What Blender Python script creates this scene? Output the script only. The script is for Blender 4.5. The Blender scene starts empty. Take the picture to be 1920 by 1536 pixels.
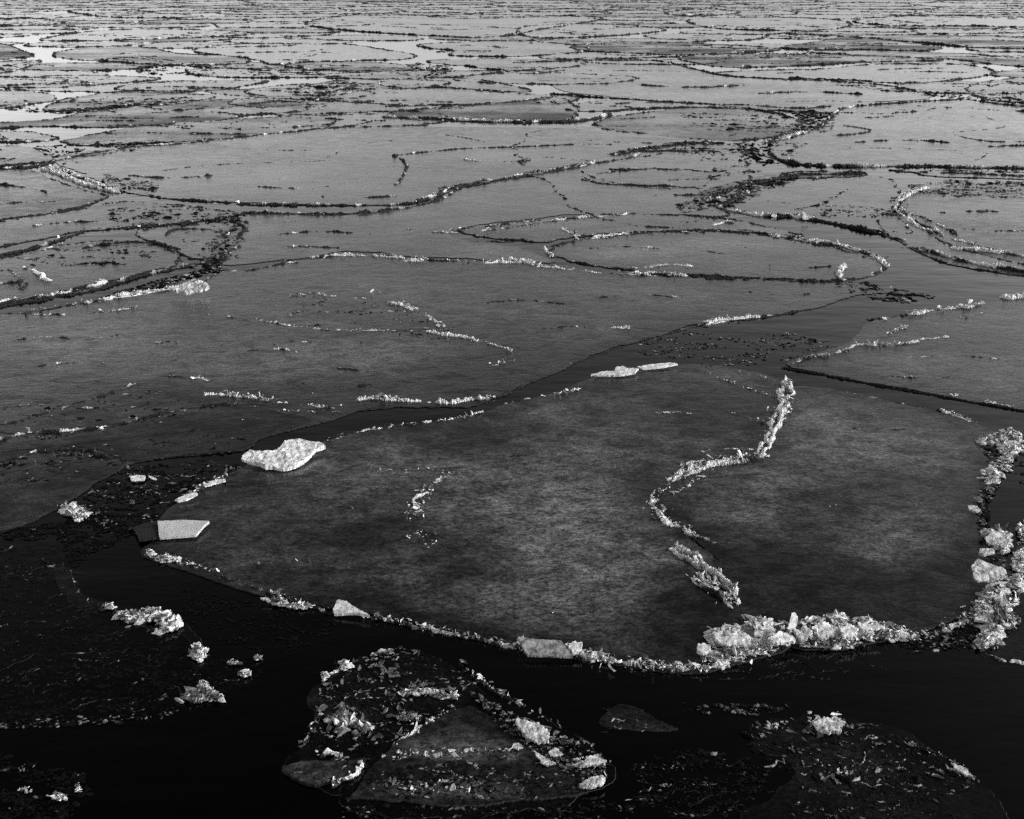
import bpy, math, random
import numpy as np
from mathutils import Vector
from mathutils.geometry import delaunay_2d_cdt

# ------------------------------------------------------------------ camera, sky, sun, exposure
SC = bpy.context.scene
COL = SC.collection
CAM_H = 6.0
PITCH = math.radians(22.0)
F_PX, CX, CY = 2110.0, 960.0, 768.0          # focal length and centre, in the pixels of the 1920 x 1536 photograph
cam = bpy.data.cameras.new('camera')
cam.sensor_width = 36.0
cam.lens = 36.0 * F_PX / 1920.0
cam.clip_start, cam.clip_end = 0.1, 6000.0
camo = bpy.data.objects.new('camera', cam)
COL.objects.link(camo)
camo.location = (0, 0, CAM_H)
camo.rotation_euler = (math.pi / 2 - PITCH, 0, 0)
SC.camera = camo

SUN_EL, SUN_AZ = 32.0, 97.0                   # degrees; azimuth from the view direction, right is positive
world = bpy.data.worlds.new('World')
SC.world = world
world.use_nodes = True
wn = world.node_tree
bg = wn.nodes['Background']
sky = wn.nodes.new('ShaderNodeTexSky')
sky.sky_type = 'NISHITA'
sky.sun_disc = False
sky.sun_elevation = math.radians(SUN_EL)
sky.sun_rotation = math.radians(SUN_AZ)
sky.air_density, sky.dust_density, sky.ozone_density = 4.0, 0.4, 1.0
sep = wn.nodes.new('ShaderNodeSeparateColor')  # black and white film behind a red filter
gam = wn.nodes.new('ShaderNodeMath'); gam.operation = 'POWER'; gam.inputs[1].default_value = 3.6
scl = wn.nodes.new('ShaderNodeMath'); scl.operation = 'MULTIPLY'; scl.inputs[1].default_value = 0.0128
comb = wn.nodes.new('ShaderNodeCombineColor')
wn.links.new(sky.outputs[0], sep.inputs[0])
wn.links.new(sep.outputs[0], gam.inputs[0])
wn.links.new(gam.outputs[0], scl.inputs[0])
for k in range(3):
    wn.links.new(scl.outputs[0], comb.inputs[k])
wn.links.new(comb.outputs[0], bg.inputs[0])
bg.inputs[1].default_value = 0.10

sun = bpy.data.lights.new('sun', 'SUN')
sun.energy = 2.3
sun.angle = math.radians(6.0)
suno = bpy.data.objects.new('sun', sun)
COL.objects.link(suno)
a_, e_ = math.radians(SUN_AZ), math.radians(SUN_EL)
to_sun = Vector((math.sin(a_) * math.cos(e_), math.cos(a_) * math.cos(e_), math.sin(e_)))
suno.rotation_euler = to_sun.to_track_quat('Z', 'Y').to_euler()
suno.location = to_sun * 50

SC.view_settings.view_transform = 'Standard'
SC.view_settings.look = 'None'
SC.view_settings.gamma = 1.0
SC.view_settings.use_curve_mapping = False
SC.view_settings.exposure = 0.0
SC.cycles.use_denoising = False                # keep the fine grain of the ice

# ------------------------------------------------------------------ helpers
rng = np.random.RandomState(7)
R = random.Random(11)
cp, sp = math.cos(PITCH), math.sin(PITCH)


def ray(x, y):
    u, v = (x - CX) / F_PX, (CY - y) / F_PX
    return np.array([u, cp + v * sp, -sp + v * cp])


def at(x, y, z=0.0):
    """where the sight line through a point of the photograph meets the level z"""
    d = ray(x, y)
    t = (z - CAM_H) / d[2]
    return np.array([d[0] * t, d[1] * t, z])


def on_plane(x, y, p0, n):
    d = ray(x, y)
    o = np.array([0, 0, CAM_H])
    t = np.dot(np.array(p0) - o, n) / np.dot(d, n)
    return o + d * t


def dist(p):
    return math.sqrt(p[0] ** 2 + p[1] ** 2 + CAM_H ** 2)


def px(p):
    """size of one photograph pixel at p, in metres"""
    return dist(p) / F_PX


def pts(s):
    out = []
    for t in s.split():
        a, b = t.split(',')
        out.append((float(a), float(b)))
    return out


def vnoise(x, seed):
    """smooth 1-D value noise, about -1..1"""
    x = np.asarray(x, float)
    i = np.floor(x).astype(np.int64)
    f = x - i
    f = f * f * (3 - 2 * f)

    def h(k):
        k = (k * 374761393 + seed * 668265263) & 0xffffffff
        k = ((k ^ (k >> 13)) * 1274126177) & 0xffffffff
        return ((k ^ (k >> 16)) & 0xffff) / 32767.5 - 1
    return h(i) * (1 - f) + h(i + 1) * f


def fbm(x, seed, octv=3):
    r, a, s = 0, 1, 0
    for k in range(octv):
        r = r + a * vnoise(np.asarray(x) * 2 ** k, seed + k * 17)
        s += a
        a *= .55
    return r / s


def resample(P, step, closed=False):
    P = np.array(P, float)
    if closed:
        P = np.vstack([P, P[:1]])
    seg = np.linalg.norm(np.diff(P, axis=0), axis=1)
    keep = np.concatenate([[True], seg > 1e-6])
    P = P[keep]
    seg = np.linalg.norm(np.diff(P, axis=0), axis=1)
    s = np.concatenate([[0], np.cumsum(seg)])
    n = max(3, int(s[-1] / step) + 1)
    t = np.linspace(0, s[-1], n, endpoint=not closed)
    return np.stack([np.interp(t, s, P[:, k]) for k in range(P.shape[1])], 1), t


def chaikin(P, closed, n=2):
    P = np.array(P, float)
    for _ in range(n):
        if closed:
            Q = np.roll(P, -1, 0)
            P = np.stack([P * .75 + Q * .25, P * .25 + Q * .75], 1).reshape(-1, P.shape[1])
        else:
            A, B = P[:-1], P[1:]
            M = np.stack([A * .75 + B * .25, A * .25 + B * .75], 1).reshape(-1, P.shape[1])
            P = np.vstack([P[:1], M, P[-1:]])
    return P


def normals2(P, closed):
    if closed:
        T = np.roll(P, -1, 0) - np.roll(P, 1, 0)
    else:
        T = np.gradient(P, axis=0)
    T = T[:, :2] / (np.linalg.norm(T[:, :2], axis=1, keepdims=True) + 1e-9)
    return np.stack([T[:, 1], -T[:, 0]], 1)


def mesh_obj(name, V, F, mat, parent=None, loc=None, attr=None, smooth=False):
    V = np.asarray(V, float)
    if loc is not None:
        V = V - np.array(loc)
    me = bpy.data.meshes.new(name)
    if isinstance(F, np.ndarray):
        k = F.shape[1]
        me.vertices.add(len(V)); me.vertices.foreach_set('co', V.astype(np.float32).ravel())
        me.loops.add(F.size); me.loops.foreach_set('vertex_index', F.astype(np.int32).ravel())
        me.polygons.add(len(F)); me.polygons.foreach_set('loop_start', np.arange(0, F.size, k, dtype=np.int32))
        me.update(calc_edges=True)
    else:
        me.from_pydata([tuple(v) for v in V], [], F)
        me.update()
    if attr is not None:
        a = me.attributes.new('dry_lit', 'FLOAT', 'POINT')
        a.data.foreach_set('value', np.asarray(attr, np.float32))
    me.polygons.foreach_set('use_smooth', [smooth] * len(me.polygons))
    me.materials.append(mat)
    o = bpy.data.objects.new(name, me)
    COL.objects.link(o)
    if parent is not None:
        o.parent = parent
    elif loc is not None:
        o.location = loc
    return o


def tag(o, label=None, cat=None, group=None, kind=None):
    if label: o['label'] = label
    if cat: o['category'] = cat
    if group: o['group'] = group
    if kind: o['kind'] = kind
    return o


# ------------------------------------------------------------------ materials
def new_mat(name):
    m = bpy.data.materials.new(name)
    m.use_nodes = True
    return m, m.node_tree, m.node_tree.nodes['Principled BSDF']


def N(nt, kind, **kw):
    n = nt.nodes.new(kind)
    for k, v in kw.items():
        if k == 'ins':
            for i, x in v.items():
                n.inputs[i].default_value = x
        else:
            setattr(n, k, v)
    return n


def L(nt, a, b):
    nt.links.new(a, b)


def ramp(nt, src, p0, v0, p1, v1):
    r = N(nt, 'ShaderNodeMapRange', interpolation_type='SMOOTHSTEP')
    for i, v in ((1, p0), (2, p1), (3, v0), (4, v1)):
        r.inputs[i].default_value = v
    L(nt, src, r.inputs[0])
    return r.outputs[0]


def math_(nt, op, a, b):
    m = N(nt, 'ShaderNodeMath', operation=op)
    for i, x in ((0, a), (1, b)):
        if isinstance(x, (int, float)):
            m.inputs[i].default_value = x
        else:
            L(nt, x, m.inputs[i])
    return m.outputs[0]


def noise(nt, vec, scale, detail=4, rough=.55, sx=1, sy=1, dist_=0.0):
    mp = N(nt, 'ShaderNodeMapping')
    mp.inputs['Scale'].default_value = (sx, sy, 1)
    L(nt, vec, mp.inputs['Vector'])
    n = N(nt, 'ShaderNodeTexNoise')
    n.inputs['Scale'].default_value = scale
    n.inputs['Detail'].default_value = detail
    n.inputs['Roughness'].default_value = rough
    n.inputs['Distortion'].default_value = dist_
    L(nt, mp.outputs[0], n.inputs['Vector'])
    return n.outputs[0]


def floe_material():
    """thin grey ice: frosted patches, wind streaks, fine grain; tone and frost come from each floe"""
    m, nt, b = new_mat('grey_lake_ice')
    tc = N(nt, 'ShaderNodeTexCoord').outputs['Object']
    tone = N(nt, 'ShaderNodeAttribute', attribute_type='OBJECT', attribute_name='tone').outputs['Fac']
    frost = N(nt, 'ShaderNodeAttribute', attribute_type='OBJECT', attribute_name='frost').outputs['Fac']
    band = noise(nt, tc, .16, 4, .6, .7, 1.4, .6)
    frost = math_(nt, 'MULTIPLY', frost, ramp(nt, band, .40, .15, .60, 1.3))
    cloud = noise(nt, tc, .50, 5, .6, .9, 1.2, .4)
    cloud2 = noise(nt, tc, 2.6, 7, .68, .85, 1.3, .5)
    streak = noise(nt, tc, 11, 6, .66, .55, 1.3, .3)
    grain = noise(nt, tc, 24, 7, .86, .8, 1.15)
    fr = N(nt, 'ShaderNodeAttribute', attribute_type='GEOMETRY', attribute_name='frosting').outputs['Fac']
    c = math_(nt, 'ADD', ramp(nt, cloud, .36, 0.0, .66, .75), fr)
    c = math_(nt, 'MAXIMUM', c, 0.0)
    c2 = ramp(nt, cloud2, .30, 0.45, .72, 1.55)
    s = ramp(nt, streak, .28, .62, .74, 1.35)
    g = ramp(nt, grain, .36, .05, .66, 2.3)
    base = math_(nt, 'ADD', math_(nt, 'MULTIPLY', c, .085), .016)
    v = math_(nt, 'MULTIPLY', base, c2)
    v = math_(nt, 'MULTIPLY', v, s)
    v = math_(nt, 'MULTIPLY', v, g)
    v = math_(nt, 'MULTIPLY', v, tone)
    cc = N(nt, 'ShaderNodeCombineColor')
    for k in range(3):
        L(nt, v, cc.inputs[k])
    L(nt, cc.outputs[0], b.inputs['Base Color'])
    ro = math_(nt, 'ADD', math_(nt, 'MULTIPLY', ramp(nt, cloud2, .35, .0, .7, 1.0), .12), .10)
    ro = math_(nt, 'ADD', ro, math_(nt, 'MULTIPLY', frost, .22))
    L(nt, ro, b.inputs['Roughness'])
    b.inputs['IOR'].default_value = 1.33
    hgt = math_(nt, 'ADD', math_(nt, 'MULTIPLY', streak, .016), math_(nt, 'MULTIPLY', grain, .0110))
    hgt = math_(nt, 'MULTIPLY', hgt, ramp(nt, cloud2, .3, .35, .65, 1.0))
    hgt = math_(nt, 'MULTIPLY', hgt, math_(nt, 'ADD', math_(nt, 'MULTIPLY', frost, 2.2), 1.0))
    bp = N(nt, 'ShaderNodeBump')
    bp.inputs['Strength'].default_value = .32
    bp.inputs['Distance'].default_value = .6
    L(nt, hgt, bp.inputs['Height'])
    L(nt, bp.outputs[0], b.inputs['Normal'])
    return m


def slush_material(name, dark, white, rough=.6):
    """broken ice: wet dark to drained white, with lit tops and shaded bases painted in; the 'dry' attribute says which"""
    m, nt, b = new_mat(name)
    tc = N(nt, 'ShaderNodeTexCoord').outputs['Object']
    dry_lit = N(nt, 'ShaderNodeAttribute', attribute_type='GEOMETRY', attribute_name='dry_lit').outputs['Fac']
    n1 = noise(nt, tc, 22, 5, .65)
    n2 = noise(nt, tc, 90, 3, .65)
    d = math_(nt, 'ADD', dry_lit, math_(nt, 'MULTIPLY', math_(nt, 'SUBTRACT', n1, .5), .9))
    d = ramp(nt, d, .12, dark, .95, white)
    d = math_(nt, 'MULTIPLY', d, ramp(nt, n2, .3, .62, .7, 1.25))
    cc = N(nt, 'ShaderNodeCombineColor')
    for k in range(3):
        L(nt, d, cc.inputs[k])
    L(nt, cc.outputs[0], b.inputs['Base Color'])
    b.inputs['Roughness'].default_value = rough
    b.inputs['IOR'].default_value = 1.31
    b.inputs['Specular IOR Level'].default_value = .25
    bp = N(nt, 'ShaderNodeBump')
    bp.inputs['Strength'].default_value = .8
    bp.inputs['Distance'].default_value = .02
    L(nt, n2, bp.inputs['Height'])
    L(nt, bp.outputs[0], b.inputs['Normal'])
    return m


def slab_material(name, lo, hi, scale=14, rough=.45):
    m, nt, b = new_mat(name)
    tc = N(nt, 'ShaderNodeTexCoord').outputs['Object']
    n1 = noise(nt, tc, scale, 6, .65, 1, 1, .5)
    n2 = noise(nt, tc, 110, 3, .7)
    d = ramp(nt, n1, .3, lo, .66, hi)
    d = math_(nt, 'MULTIPLY', d, ramp(nt, n2, .25, .75, .75, 1.12))
    cc = N(nt, 'ShaderNodeCombineColor')
    for k in range(3):
        L(nt, d, cc.inputs[k])
    L(nt, cc.outputs[0], b.inputs['Base Color'])
    b.inputs['Roughness'].default_value = rough
    b.inputs['IOR'].default_value = 1.31
    bp = N(nt, 'ShaderNodeBump')
    bp.inputs['Strength'].default_value = .6
    bp.inputs['Distance'].default_value = .02
    L(nt, math_(nt, 'ADD', n1, math_(nt, 'MULTIPLY', n2, .3)), bp.inputs['Height'])
    L(nt, bp.outputs[0], b.inputs['Normal'])
    return m


def water_material():
    m, nt, b = new_mat('black_still_water')
    tc = N(nt, 'ShaderNodeTexCoord').outputs['Object']
    b.inputs['Base Color'].default_value = (.0002, .0002, .0002, 1)
    b.inputs['Roughness'].default_value = .10
    b.inputs['IOR'].default_value = 1.333
    n = noise(nt, tc, 1.6, 3, .5, .6, 1.4)
    n2 = noise(nt, tc, 14, 3, .55, .6, 1.4)
    bp = N(nt, 'ShaderNodeBump')
    bp.inputs['Strength'].default_value = .2
    bp.inputs['Distance'].default_value = .04
    L(nt, math_(nt, 'ADD', n, math_(nt, 'MULTIPLY', n2, .10)), bp.inputs['Height'])
    L(nt, bp.outputs[0], b.inputs['Normal'])
    return m


M_FLOE = floe_material()
M_RIDGE = slush_material('soaked_ice_lit_tops', .018, .66)  # wet slush, with backlight painted in: dark faces, white tops
M_CHIP = slab_material('white_broken_ice', .34, .86, 12)
M_GREYCHIP = slab_material('grey_broken_ice', .02, .17, 11)
M_CRUMPLED = slab_material('crumpled_thin_ice', .09, .66, 20)
M_CRUMB = slush_material('floating_slush', .0025, .42, .8)
M_CRUMB.node_tree.nodes['Principled BSDF'].inputs['Specular IOR Level'].default_value = .12
M_WISP = slush_material('thin_grey_ice_lines', .01, .34, .6)
M_SNOWSLAB = slab_material('snowy_ice_slab', .30, .78, 16)
M_CLEARSLAB = slab_material('clear_ice_slab', .05, .34, 13, .3)
M_PALESLAB = slab_material('sky_painted_smooth_slab', .40, .52, 5, .4)  # sky reflection on the tilted plate put into a pale diffuse colour
M_WATER = water_material()
M_EDGE, nt_, b_ = new_mat('wet_ice_edge_and_shadow')  # wet floe sides; also the painted shadow on the pale plate's left part
b_.inputs['Base Color'].default_value = (.012, .012, .012, 1)
b_.inputs['Roughness'].default_value = .75
b_.inputs['Specular IOR Level'].default_value = .2

# ------------------------------------------------------------------ water
nw = 96
ang = np.linspace(0, 2 * math.pi, nw, endpoint=False)
Vw = np.stack([3000 * np.cos(ang), 3000 * np.sin(ang), 0 * ang], 1)
tag(mesh_obj('water', Vw, [list(range(nw))], M_WATER, loc=(0, 0, 0)), kind='structure')


# ------------------------------------------------------------------ builders of ice
FLOES = {}
FROST = {'A': 0.0, 'B': 0.0, 'C2': -.3, 'C3': -.1, 'C4': -.2, 'S': -.35, 'T': -.35, 'U': -.3, 'V': -.3, 'X': -.4, 'C': .12, 'N1': .35, 'N2': .3, 'N3': .5, 'N4': .3, 'G': .12, 'H': 0.0, 'I': 0.0, 'K': .1, 'L1': .45, 'L3': .9, 'N8': .6, 'N9': .5, 'J': .3, 'F': .3, 'far1': 1.0, 'far0': .5, 'far13': .8, 'far14': .5, 'far20': 1.0, 'far26': .8, 'far28': .9, 'far29': .9, 'far30': .9}
z_used = [0]


def jitter_outline(P, closed=True, amp=.05, smooth=2):
    """coarse traced outline -> natural broken edge (world metres)"""
    P = chaikin(P, closed, smooth)
    d = np.mean([px(p) for p in P])
    Q, s = resample(P, d * 2.0, closed)
    nn = normals2(Q, closed)
    sd = rng.randint(1e6)
    L_ = max(s[-1], 1e-3)
    w = np.ones(len(s))
    if closed:
        w = np.minimum(1, np.minimum(s, L_ - s) / (L_ * .02 + 1e-6))
    off = fbm(s / .9, sd, 4) * amp * 1.8 + fbm(s / (d * 7), sd + 5, 3) * d * 2.4
    Q[:, :2] += nn * (off * w)[:, None]
    return Q, s


def in_poly(x, y, P):
    x = np.asarray(x, float)[:, None]; y = np.asarray(y, float)[:, None]
    P = np.asarray(P, float)
    xi, yi = P[None, :, 0], P[None, :, 1]
    xj, yj = np.roll(P[:, 0], 1)[None], np.roll(P[:, 1], 1)[None]
    c = ((yi > y) != (yj > y)) & (x < (xj - xi) * (y - yi) / (yj - yi + 1e-12) + xi)
    return (c.sum(1) % 2) == 1


# pale frost and dark wet patches seen on the larger floes: x, y, half widths, strength
PATCHES = {
    'A': [(1120, 870, 190, 50, .8), (1010, 960, 210, 60, .9), (1090, 1080, 190, 60, 1.0), (960, 1130, 160, 40, .5), (560, 960, 140, 45, .35),
          (470, 1040, 110, 35, .35), (760, 1050, 70, 30, .4), (650, 870, 120, 30, .3), (800, 1000, 110, 45, -.45), (880, 1065, 110, 26, -.35),
          (1200, 900, 50, 70, -.5), (1350, 780, 80, 50, -.35), (930, 830, 110, 25, -.3), (1290, 1150, 120, 60, -.6), (640, 1010, 120, 25, -.2), (1100, 760, 200, 30, .2)],
    'B': [(1540, 800, 110, 45, .7), (1650, 850, 160, 45, .7), (1390, 960, 90, 40, .75), (1640, 1010, 140, 40, .6), (1480, 900, 100, 40, .45), (1760, 900, 70, 50, .3),
          (1600, 1110, 220, 45, -.6), (1500, 985, 90, 35, -.3), (1560, 935, 90, 22, -.3), (1440, 1080, 60, 70, -.4), (1790, 1040, 60, 60, -.3)],
    'C': [(500, 680, 260, 38, .8), (700, 660, 140, 22, .5), (180, 640, 170, 30, .7), (850, 590, 260, 30, .3), (1200, 570, 200, 22, .3), (620, 540, 200, 18, .3),
          (1080, 540, 220, 14, .3), (860, 690, 100, 28, -.6), (520, 740, 220, 18, -.4), (300, 820, 260, 40, -.8), (120, 760, 160, 30, -.4), (90, 880, 130, 50, -.2), (380, 600, 120, 18, -.4), (1000, 660, 120, 30, -.3)],
    'D': [(1700, 680, 140, 25, .7), (1850, 730, 110, 20, .5), (1850, 655, 110, 18, -.5), (1650, 615, 60, 12, -.3)],
    'S2': [(850, 1400, 100, 22, .9), (830, 1352, 40, 20, .3), (960, 1420, 70, 14, .6), (800, 1480, 140, 14, .8), (900, 1450, 160, 14, -.5), (1050, 1465, 80, 24, -.3)],
    'E': [(1350, 460, 140, 14, .9), (1160, 480, 100, 12, .7), (1450, 490, 110, 14, -.2)],
    'G': [(500, 330, 300, 25, .6), (950, 295, 120, 14, .5), (640, 245, 220, 8, -.6)],
    'J': [(1840, 400, 120, 22, .7)], 'K': [(1620, 230, 160, 20, .6)],
    'T': [(1540, 1420, 120, 35, .8), (1640, 1460, 120, 30, .5), (1480, 1370, 80, 15, .5), (1450, 1500, 80, 40, .4)],
    'S': [(700, 1300, 140, 40, .3), (640, 1350, 80, 25, .5), (820, 1290, 80, 25, .6), (620, 1440, 90, 20, .4)],
}


def dense_top(Q, key, top):
    lo, hi = Q[:, :2].min(0), Q[:, :2].max(0)
    st = max(.09, float(np.mean([px(q) for q in Q])) * 14)
    gx, gy = np.meshgrid(np.arange(lo[0], hi[0], st), np.arange(lo[1], hi[1], st))
    gx = gx.ravel() + rng.uniform(-.3, .3, gx.size) * st
    gy = gy.ravel() + rng.uniform(-.3, .3, gy.size) * st
    k = in_poly(gx, gy, Q[::4])
    vx = gx / gy if False else gx
    k &= (np.abs(gx) < gy * .62 + 2)
    p2 = [Vector((a, b)) for a, b in Q[:, :2]] + [Vector((a, b)) for a, b in zip(gx[k], gy[k])]
    n = len(Q)
    vs, es, fs, *_ = delaunay_2d_cdt(p2, [(i, (i + 1) % n) for i in range(n)], [], 1, 1e-6)
    V = np.array([[v[0], v[1], top] for v in vs])
    z = V[:, 2] - CAM_H
    zc = V[:, 1] * cp - z * sp
    X = CX + F_PX * V[:, 0] / zc
    Y = CY - F_PX * (V[:, 1] * sp + z * cp) / zc
    f = np.zeros(len(V))
    for (x, y, rx, ry, a) in PATCHES[key]:
        f += a * np.exp(-((X - x) / rx) ** 2 * .8 - ((Y - y) / ry) ** 2 * .8)
    # the rim is soaked: darker within a hand's breadth or two of the edge
    E = Q[::6, :2]
    d = np.full(len(V), 9.0)
    for i in range(0, len(V), 2000):
        d[i:i + 2000] = np.sqrt(((V[i:i + 2000, None, :2] - E[None]) ** 2).sum(-1)).min(1)
    f -= .45 * np.exp(-d / .35)
    return V, [tuple(a) for a in fs], f


def make_floe(key, outline, label, thick=.025, tone=1.0, group=None, z_lift=0.0, world_pts=False, amp=.05, name='ice_floe', smooth=2):
    W = np.array([p if world_pts else at(*p) for p in outline])
    Q, s = jitter_outline(W, True, amp, smooth)
    c = Q.mean(0); c[2] = 0
    z_used[0] += 1
    top = min(thick, .016) + z_lift + z_used[0] * .00002
    n = len(Q)
    V = np.zeros((3 * n, 3))
    nn = normals2(Q, True)
    area = .5 * np.sum(Q[:, 0] * np.roll(Q[:, 1], -1) - np.roll(Q[:, 0], -1) * Q[:, 1])
    if area < 0:
        nn = -nn
    V[:n, :2] = Q[:, :2] - nn * .006; V[:n, 2] = top
    V[n:2 * n, :2] = Q[:, :2]; V[n:2 * n, 2] = top - .005
    V[2 * n:, :2] = Q[:, :2] - nn * .01; V[2 * n:, 2] = -.05
    idx = list(range(n))
    F = [idx if area > 0 else idx[::-1]]
    for k in range(n):
        j = (k + 1) % n
        for lo in (0, n):
            q = [lo + k, lo + n + k, lo + n + j, lo + j]
            F.append(q if area > 0 else q[::-1])
    ntop = 1
    if key in PATCHES:
        # V[:n] outline ring, inset; the inside of the top is a fine mesh that carries the frost
        ring = V[:n].copy()
        TV, TF, fr = dense_top(ring, key, top)
        base = len(V)
        V = np.vstack([V, TV])
        TF = [tuple(base + q for q in f) for f in TF]
        F = TF + F[1:]
        ntop = len(TF)
    o = mesh_obj(name, V, F, M_FLOE, loc=c)
    if ntop > 1:
        a_ = o.data.attributes.new('frosting', 'FLOAT', 'POINT')
        a_.data.foreach_set('value', np.concatenate([np.zeros(base), fr * 1.25]).astype(np.float32))
    o.data.materials.append(M_EDGE)
    o.data.polygons.foreach_set('material_index', [0] * ntop + [1] * (len(o.data.polygons) - ntop))
    o['tone'] = float(tone)
    o['frost'] = float(FROST.get(key, rng.choice([0, .05, .15, .3, .6]) if key[0] in 'of' else .15))
    tag(o, label, 'ice floe', group)
    FLOES[key] = (o, c, Q, s, top, area)
    return o


def ridge_mesh(P, h, w, white, gap=.3, top=.02, seed=None, step_px=1.6, hprof=None, cap=.5):
    """a crumbling wall of slush along P: heights, widths and gaps wander; returns V, F, dry"""
    d = np.mean([px(p) for p in P])
    Q, s = resample(P, max(d * step_px, .011), False)
    seed = rng.randint(1e6) if seed is None else seed
    n = len(Q)
    nn = normals2(Q, False)
    slow = fbm(s / (h * 9), seed, 3)
    mid = vnoise(s / (h * 1.3), seed + 3)
    near_ = min(1, max(0, (18 - d * F_PX) / 8))
    fast = rng.uniform(-1, 1, n) * (1 - .6 * near_)
    H = h * np.clip(.62 - gap * .75 + slow * (.55 + gap) + mid * .32, 0, 1.6) * (1 + .26 * fast)
    if hprof is not None:
        H = H * np.interp(s / s[-1], np.linspace(0, 1, len(hprof)), hprof)
    H *= np.minimum(1, np.minimum(s, s[-1] - s) / (h * 1.5) + .1)
    HW = w * .5 * (.55 + .45 * np.clip(H / h, 0, 1.3)) * (1 + .3 * rng.uniform(-1, 1, n))
    side = fbm(s / (w * 2.2), seed + 9, 2) * w * .55
    K = 8 if near_ > 0 else 6
    us = np.linspace(-1, 1, K)
    V = np.zeros((n, K, 3)); D = np.zeros((n, K))
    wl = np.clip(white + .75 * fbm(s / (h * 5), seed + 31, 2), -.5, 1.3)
    for k, u in enumerate(us):
        pf = (1 - u * u) ** .7 if abs(u) < 1 else 0
        rj = 1 + .36 * (1 - near_) * rng.uniform(-1, 1, n) + near_ * (.55 * vnoise(s / .09, seed + 71 + k * 3) + .6 * vnoise(s / .035, seed + 51 + k * 7) + .2 * rng.uniform(-1, 1, n))
        z = top - .012 + (H * pf * rj if 0 < k < K - 1 else -.004)
        z = np.where(H < h * .10, top - .012, z)
        off = side + HW * (u + .22 * (1 - .6 * near_) * rng.uniform(-1, 1, n) + .35 * near_ * vnoise(s / .05, seed + 91 + k * 5))
        V[:, k, :2] = Q[:, :2] + nn * off[:, None]
        V[:, k, 2] = z
        D[:, k] = wl * 1.45 + cap * ((z - top) / h) - .20  # cap paints crests lighter and feet darker, as light would fall
    ii = np.arange(n - 1)[:, None] * K + np.arange(K - 1)[None, :]
    F = np.stack([ii, ii + K, ii + K + 1, ii + 1], -1).reshape(-1, 4)
    ok = (np.repeat(np.maximum(H[:-1], H[1:])[:, None], K - 1, 1) > h * .10).ravel()
    return V.reshape(-1, 3), F[ok], D.ravel()


def flakes(centres, sizes, tilt=.8, thick=.05, flat=1.0, lift=0.3):
    """angular plates of broken ice, each with thickness; returns V, F (tris), piece id"""
    n = len(centres)
    K = 8
    V = np.zeros((n, 2 * K, 3))
    a = np.sort(rng.uniform(0, 2 * math.pi, (n, K)), 1)
    r = rng.uniform(.35, 1.0, (n, K))
    el = rng.uniform(.25, .75, (n, 1))
    x = np.cos(a) * r; y = np.sin(a) * r * el
    bend = rng.uniform(-.4, .4, (n, K))
    tz = thick * rng.uniform(.5, 1.5, (n, 1))
    loc = np.stack([np.concatenate([x, x * .96], 1), np.concatenate([y, y * .96], 1),
                    np.concatenate([bend * .4 + tz * .5, bend * .4 - tz * .5], 1)], -1)
    az = rng.uniform(0, 2 * math.pi, n); tl = np.abs(rng.normal(0, tilt, n)).clip(0, 1.5); ph = rng.uniform(0, 2 * math.pi, n)
    loc = loc * np.asarray(sizes)[:, None, None]
    # rotate: about z (ph), about x (tl), about z (az)
    def rz(v, t):
        c, s = np.cos(t)[:, None], np.sin(t)[:, None]
        return np.stack([v[..., 0] * c - v[..., 1] * s, v[..., 0] * s + v[..., 1] * c, v[..., 2]], -1)

    def rx(v, t):
        c, s = np.cos(t)[:, None], np.sin(t)[:, None]
        return np.stack([v[..., 0], v[..., 1] * c - v[..., 2] * s, v[..., 1] * s + v[..., 2] * c], -1)
    loc = rz(rx(rz(loc, ph), tl), az)
    zlift = (np.asarray(sizes) * np.sin(tl) * lift)
    C = np.array(centres, float).copy(); C[:, 2] += zlift
    V = loc + C[:, None, :]
    base = []
    for k in range(1, K - 1):
        base.append((0, k, k + 1)); base.append((K, K + k + 1, K + k))
    for k in range(K):
        j = (k + 1) % K
        base.append((k, K + k, K + j)); base.append((k, K + j, j))
    base = np.array(base)
    F = (np.arange(n)[:, None, None] * 2 * K + base[None]).reshape(-1, 3)
    return V.reshape(-1, 3), F


CR_V = []
for z, m_, off in ((.9, 3, 0), (.25, 6, .5), (-.35, 6, 0)):
    for k in range(m_):
        t = (k + off) * 2 * math.pi / m_
        rr = math.sqrt(max(0, 1 - z * z))
        CR_V.append((rr * math.cos(t), rr * math.sin(t), z))
CR_V = np.array(CR_V)
CR_F = [(0, 1, 2)]
for k in range(6):
    CR_F.append((3 + k, 9 + (k + 1) % 6, 3 + (k + 1) % 6)); CR_F.append((3 + k, 9 + k, 9 + (k + 1) % 6))
for k in range(3):
    a0, a1 = k, (k + 1) % 3
    m0, m1, m2 = 3 + 2 * k, 3 + (2 * k + 1) % 6, 3 + (2 * k + 2) % 6
    CR_F += [(a0, m0, m1), (a0, m1, a1), (a1, m1, m2)]
CR_F = np.array(CR_F)


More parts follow.
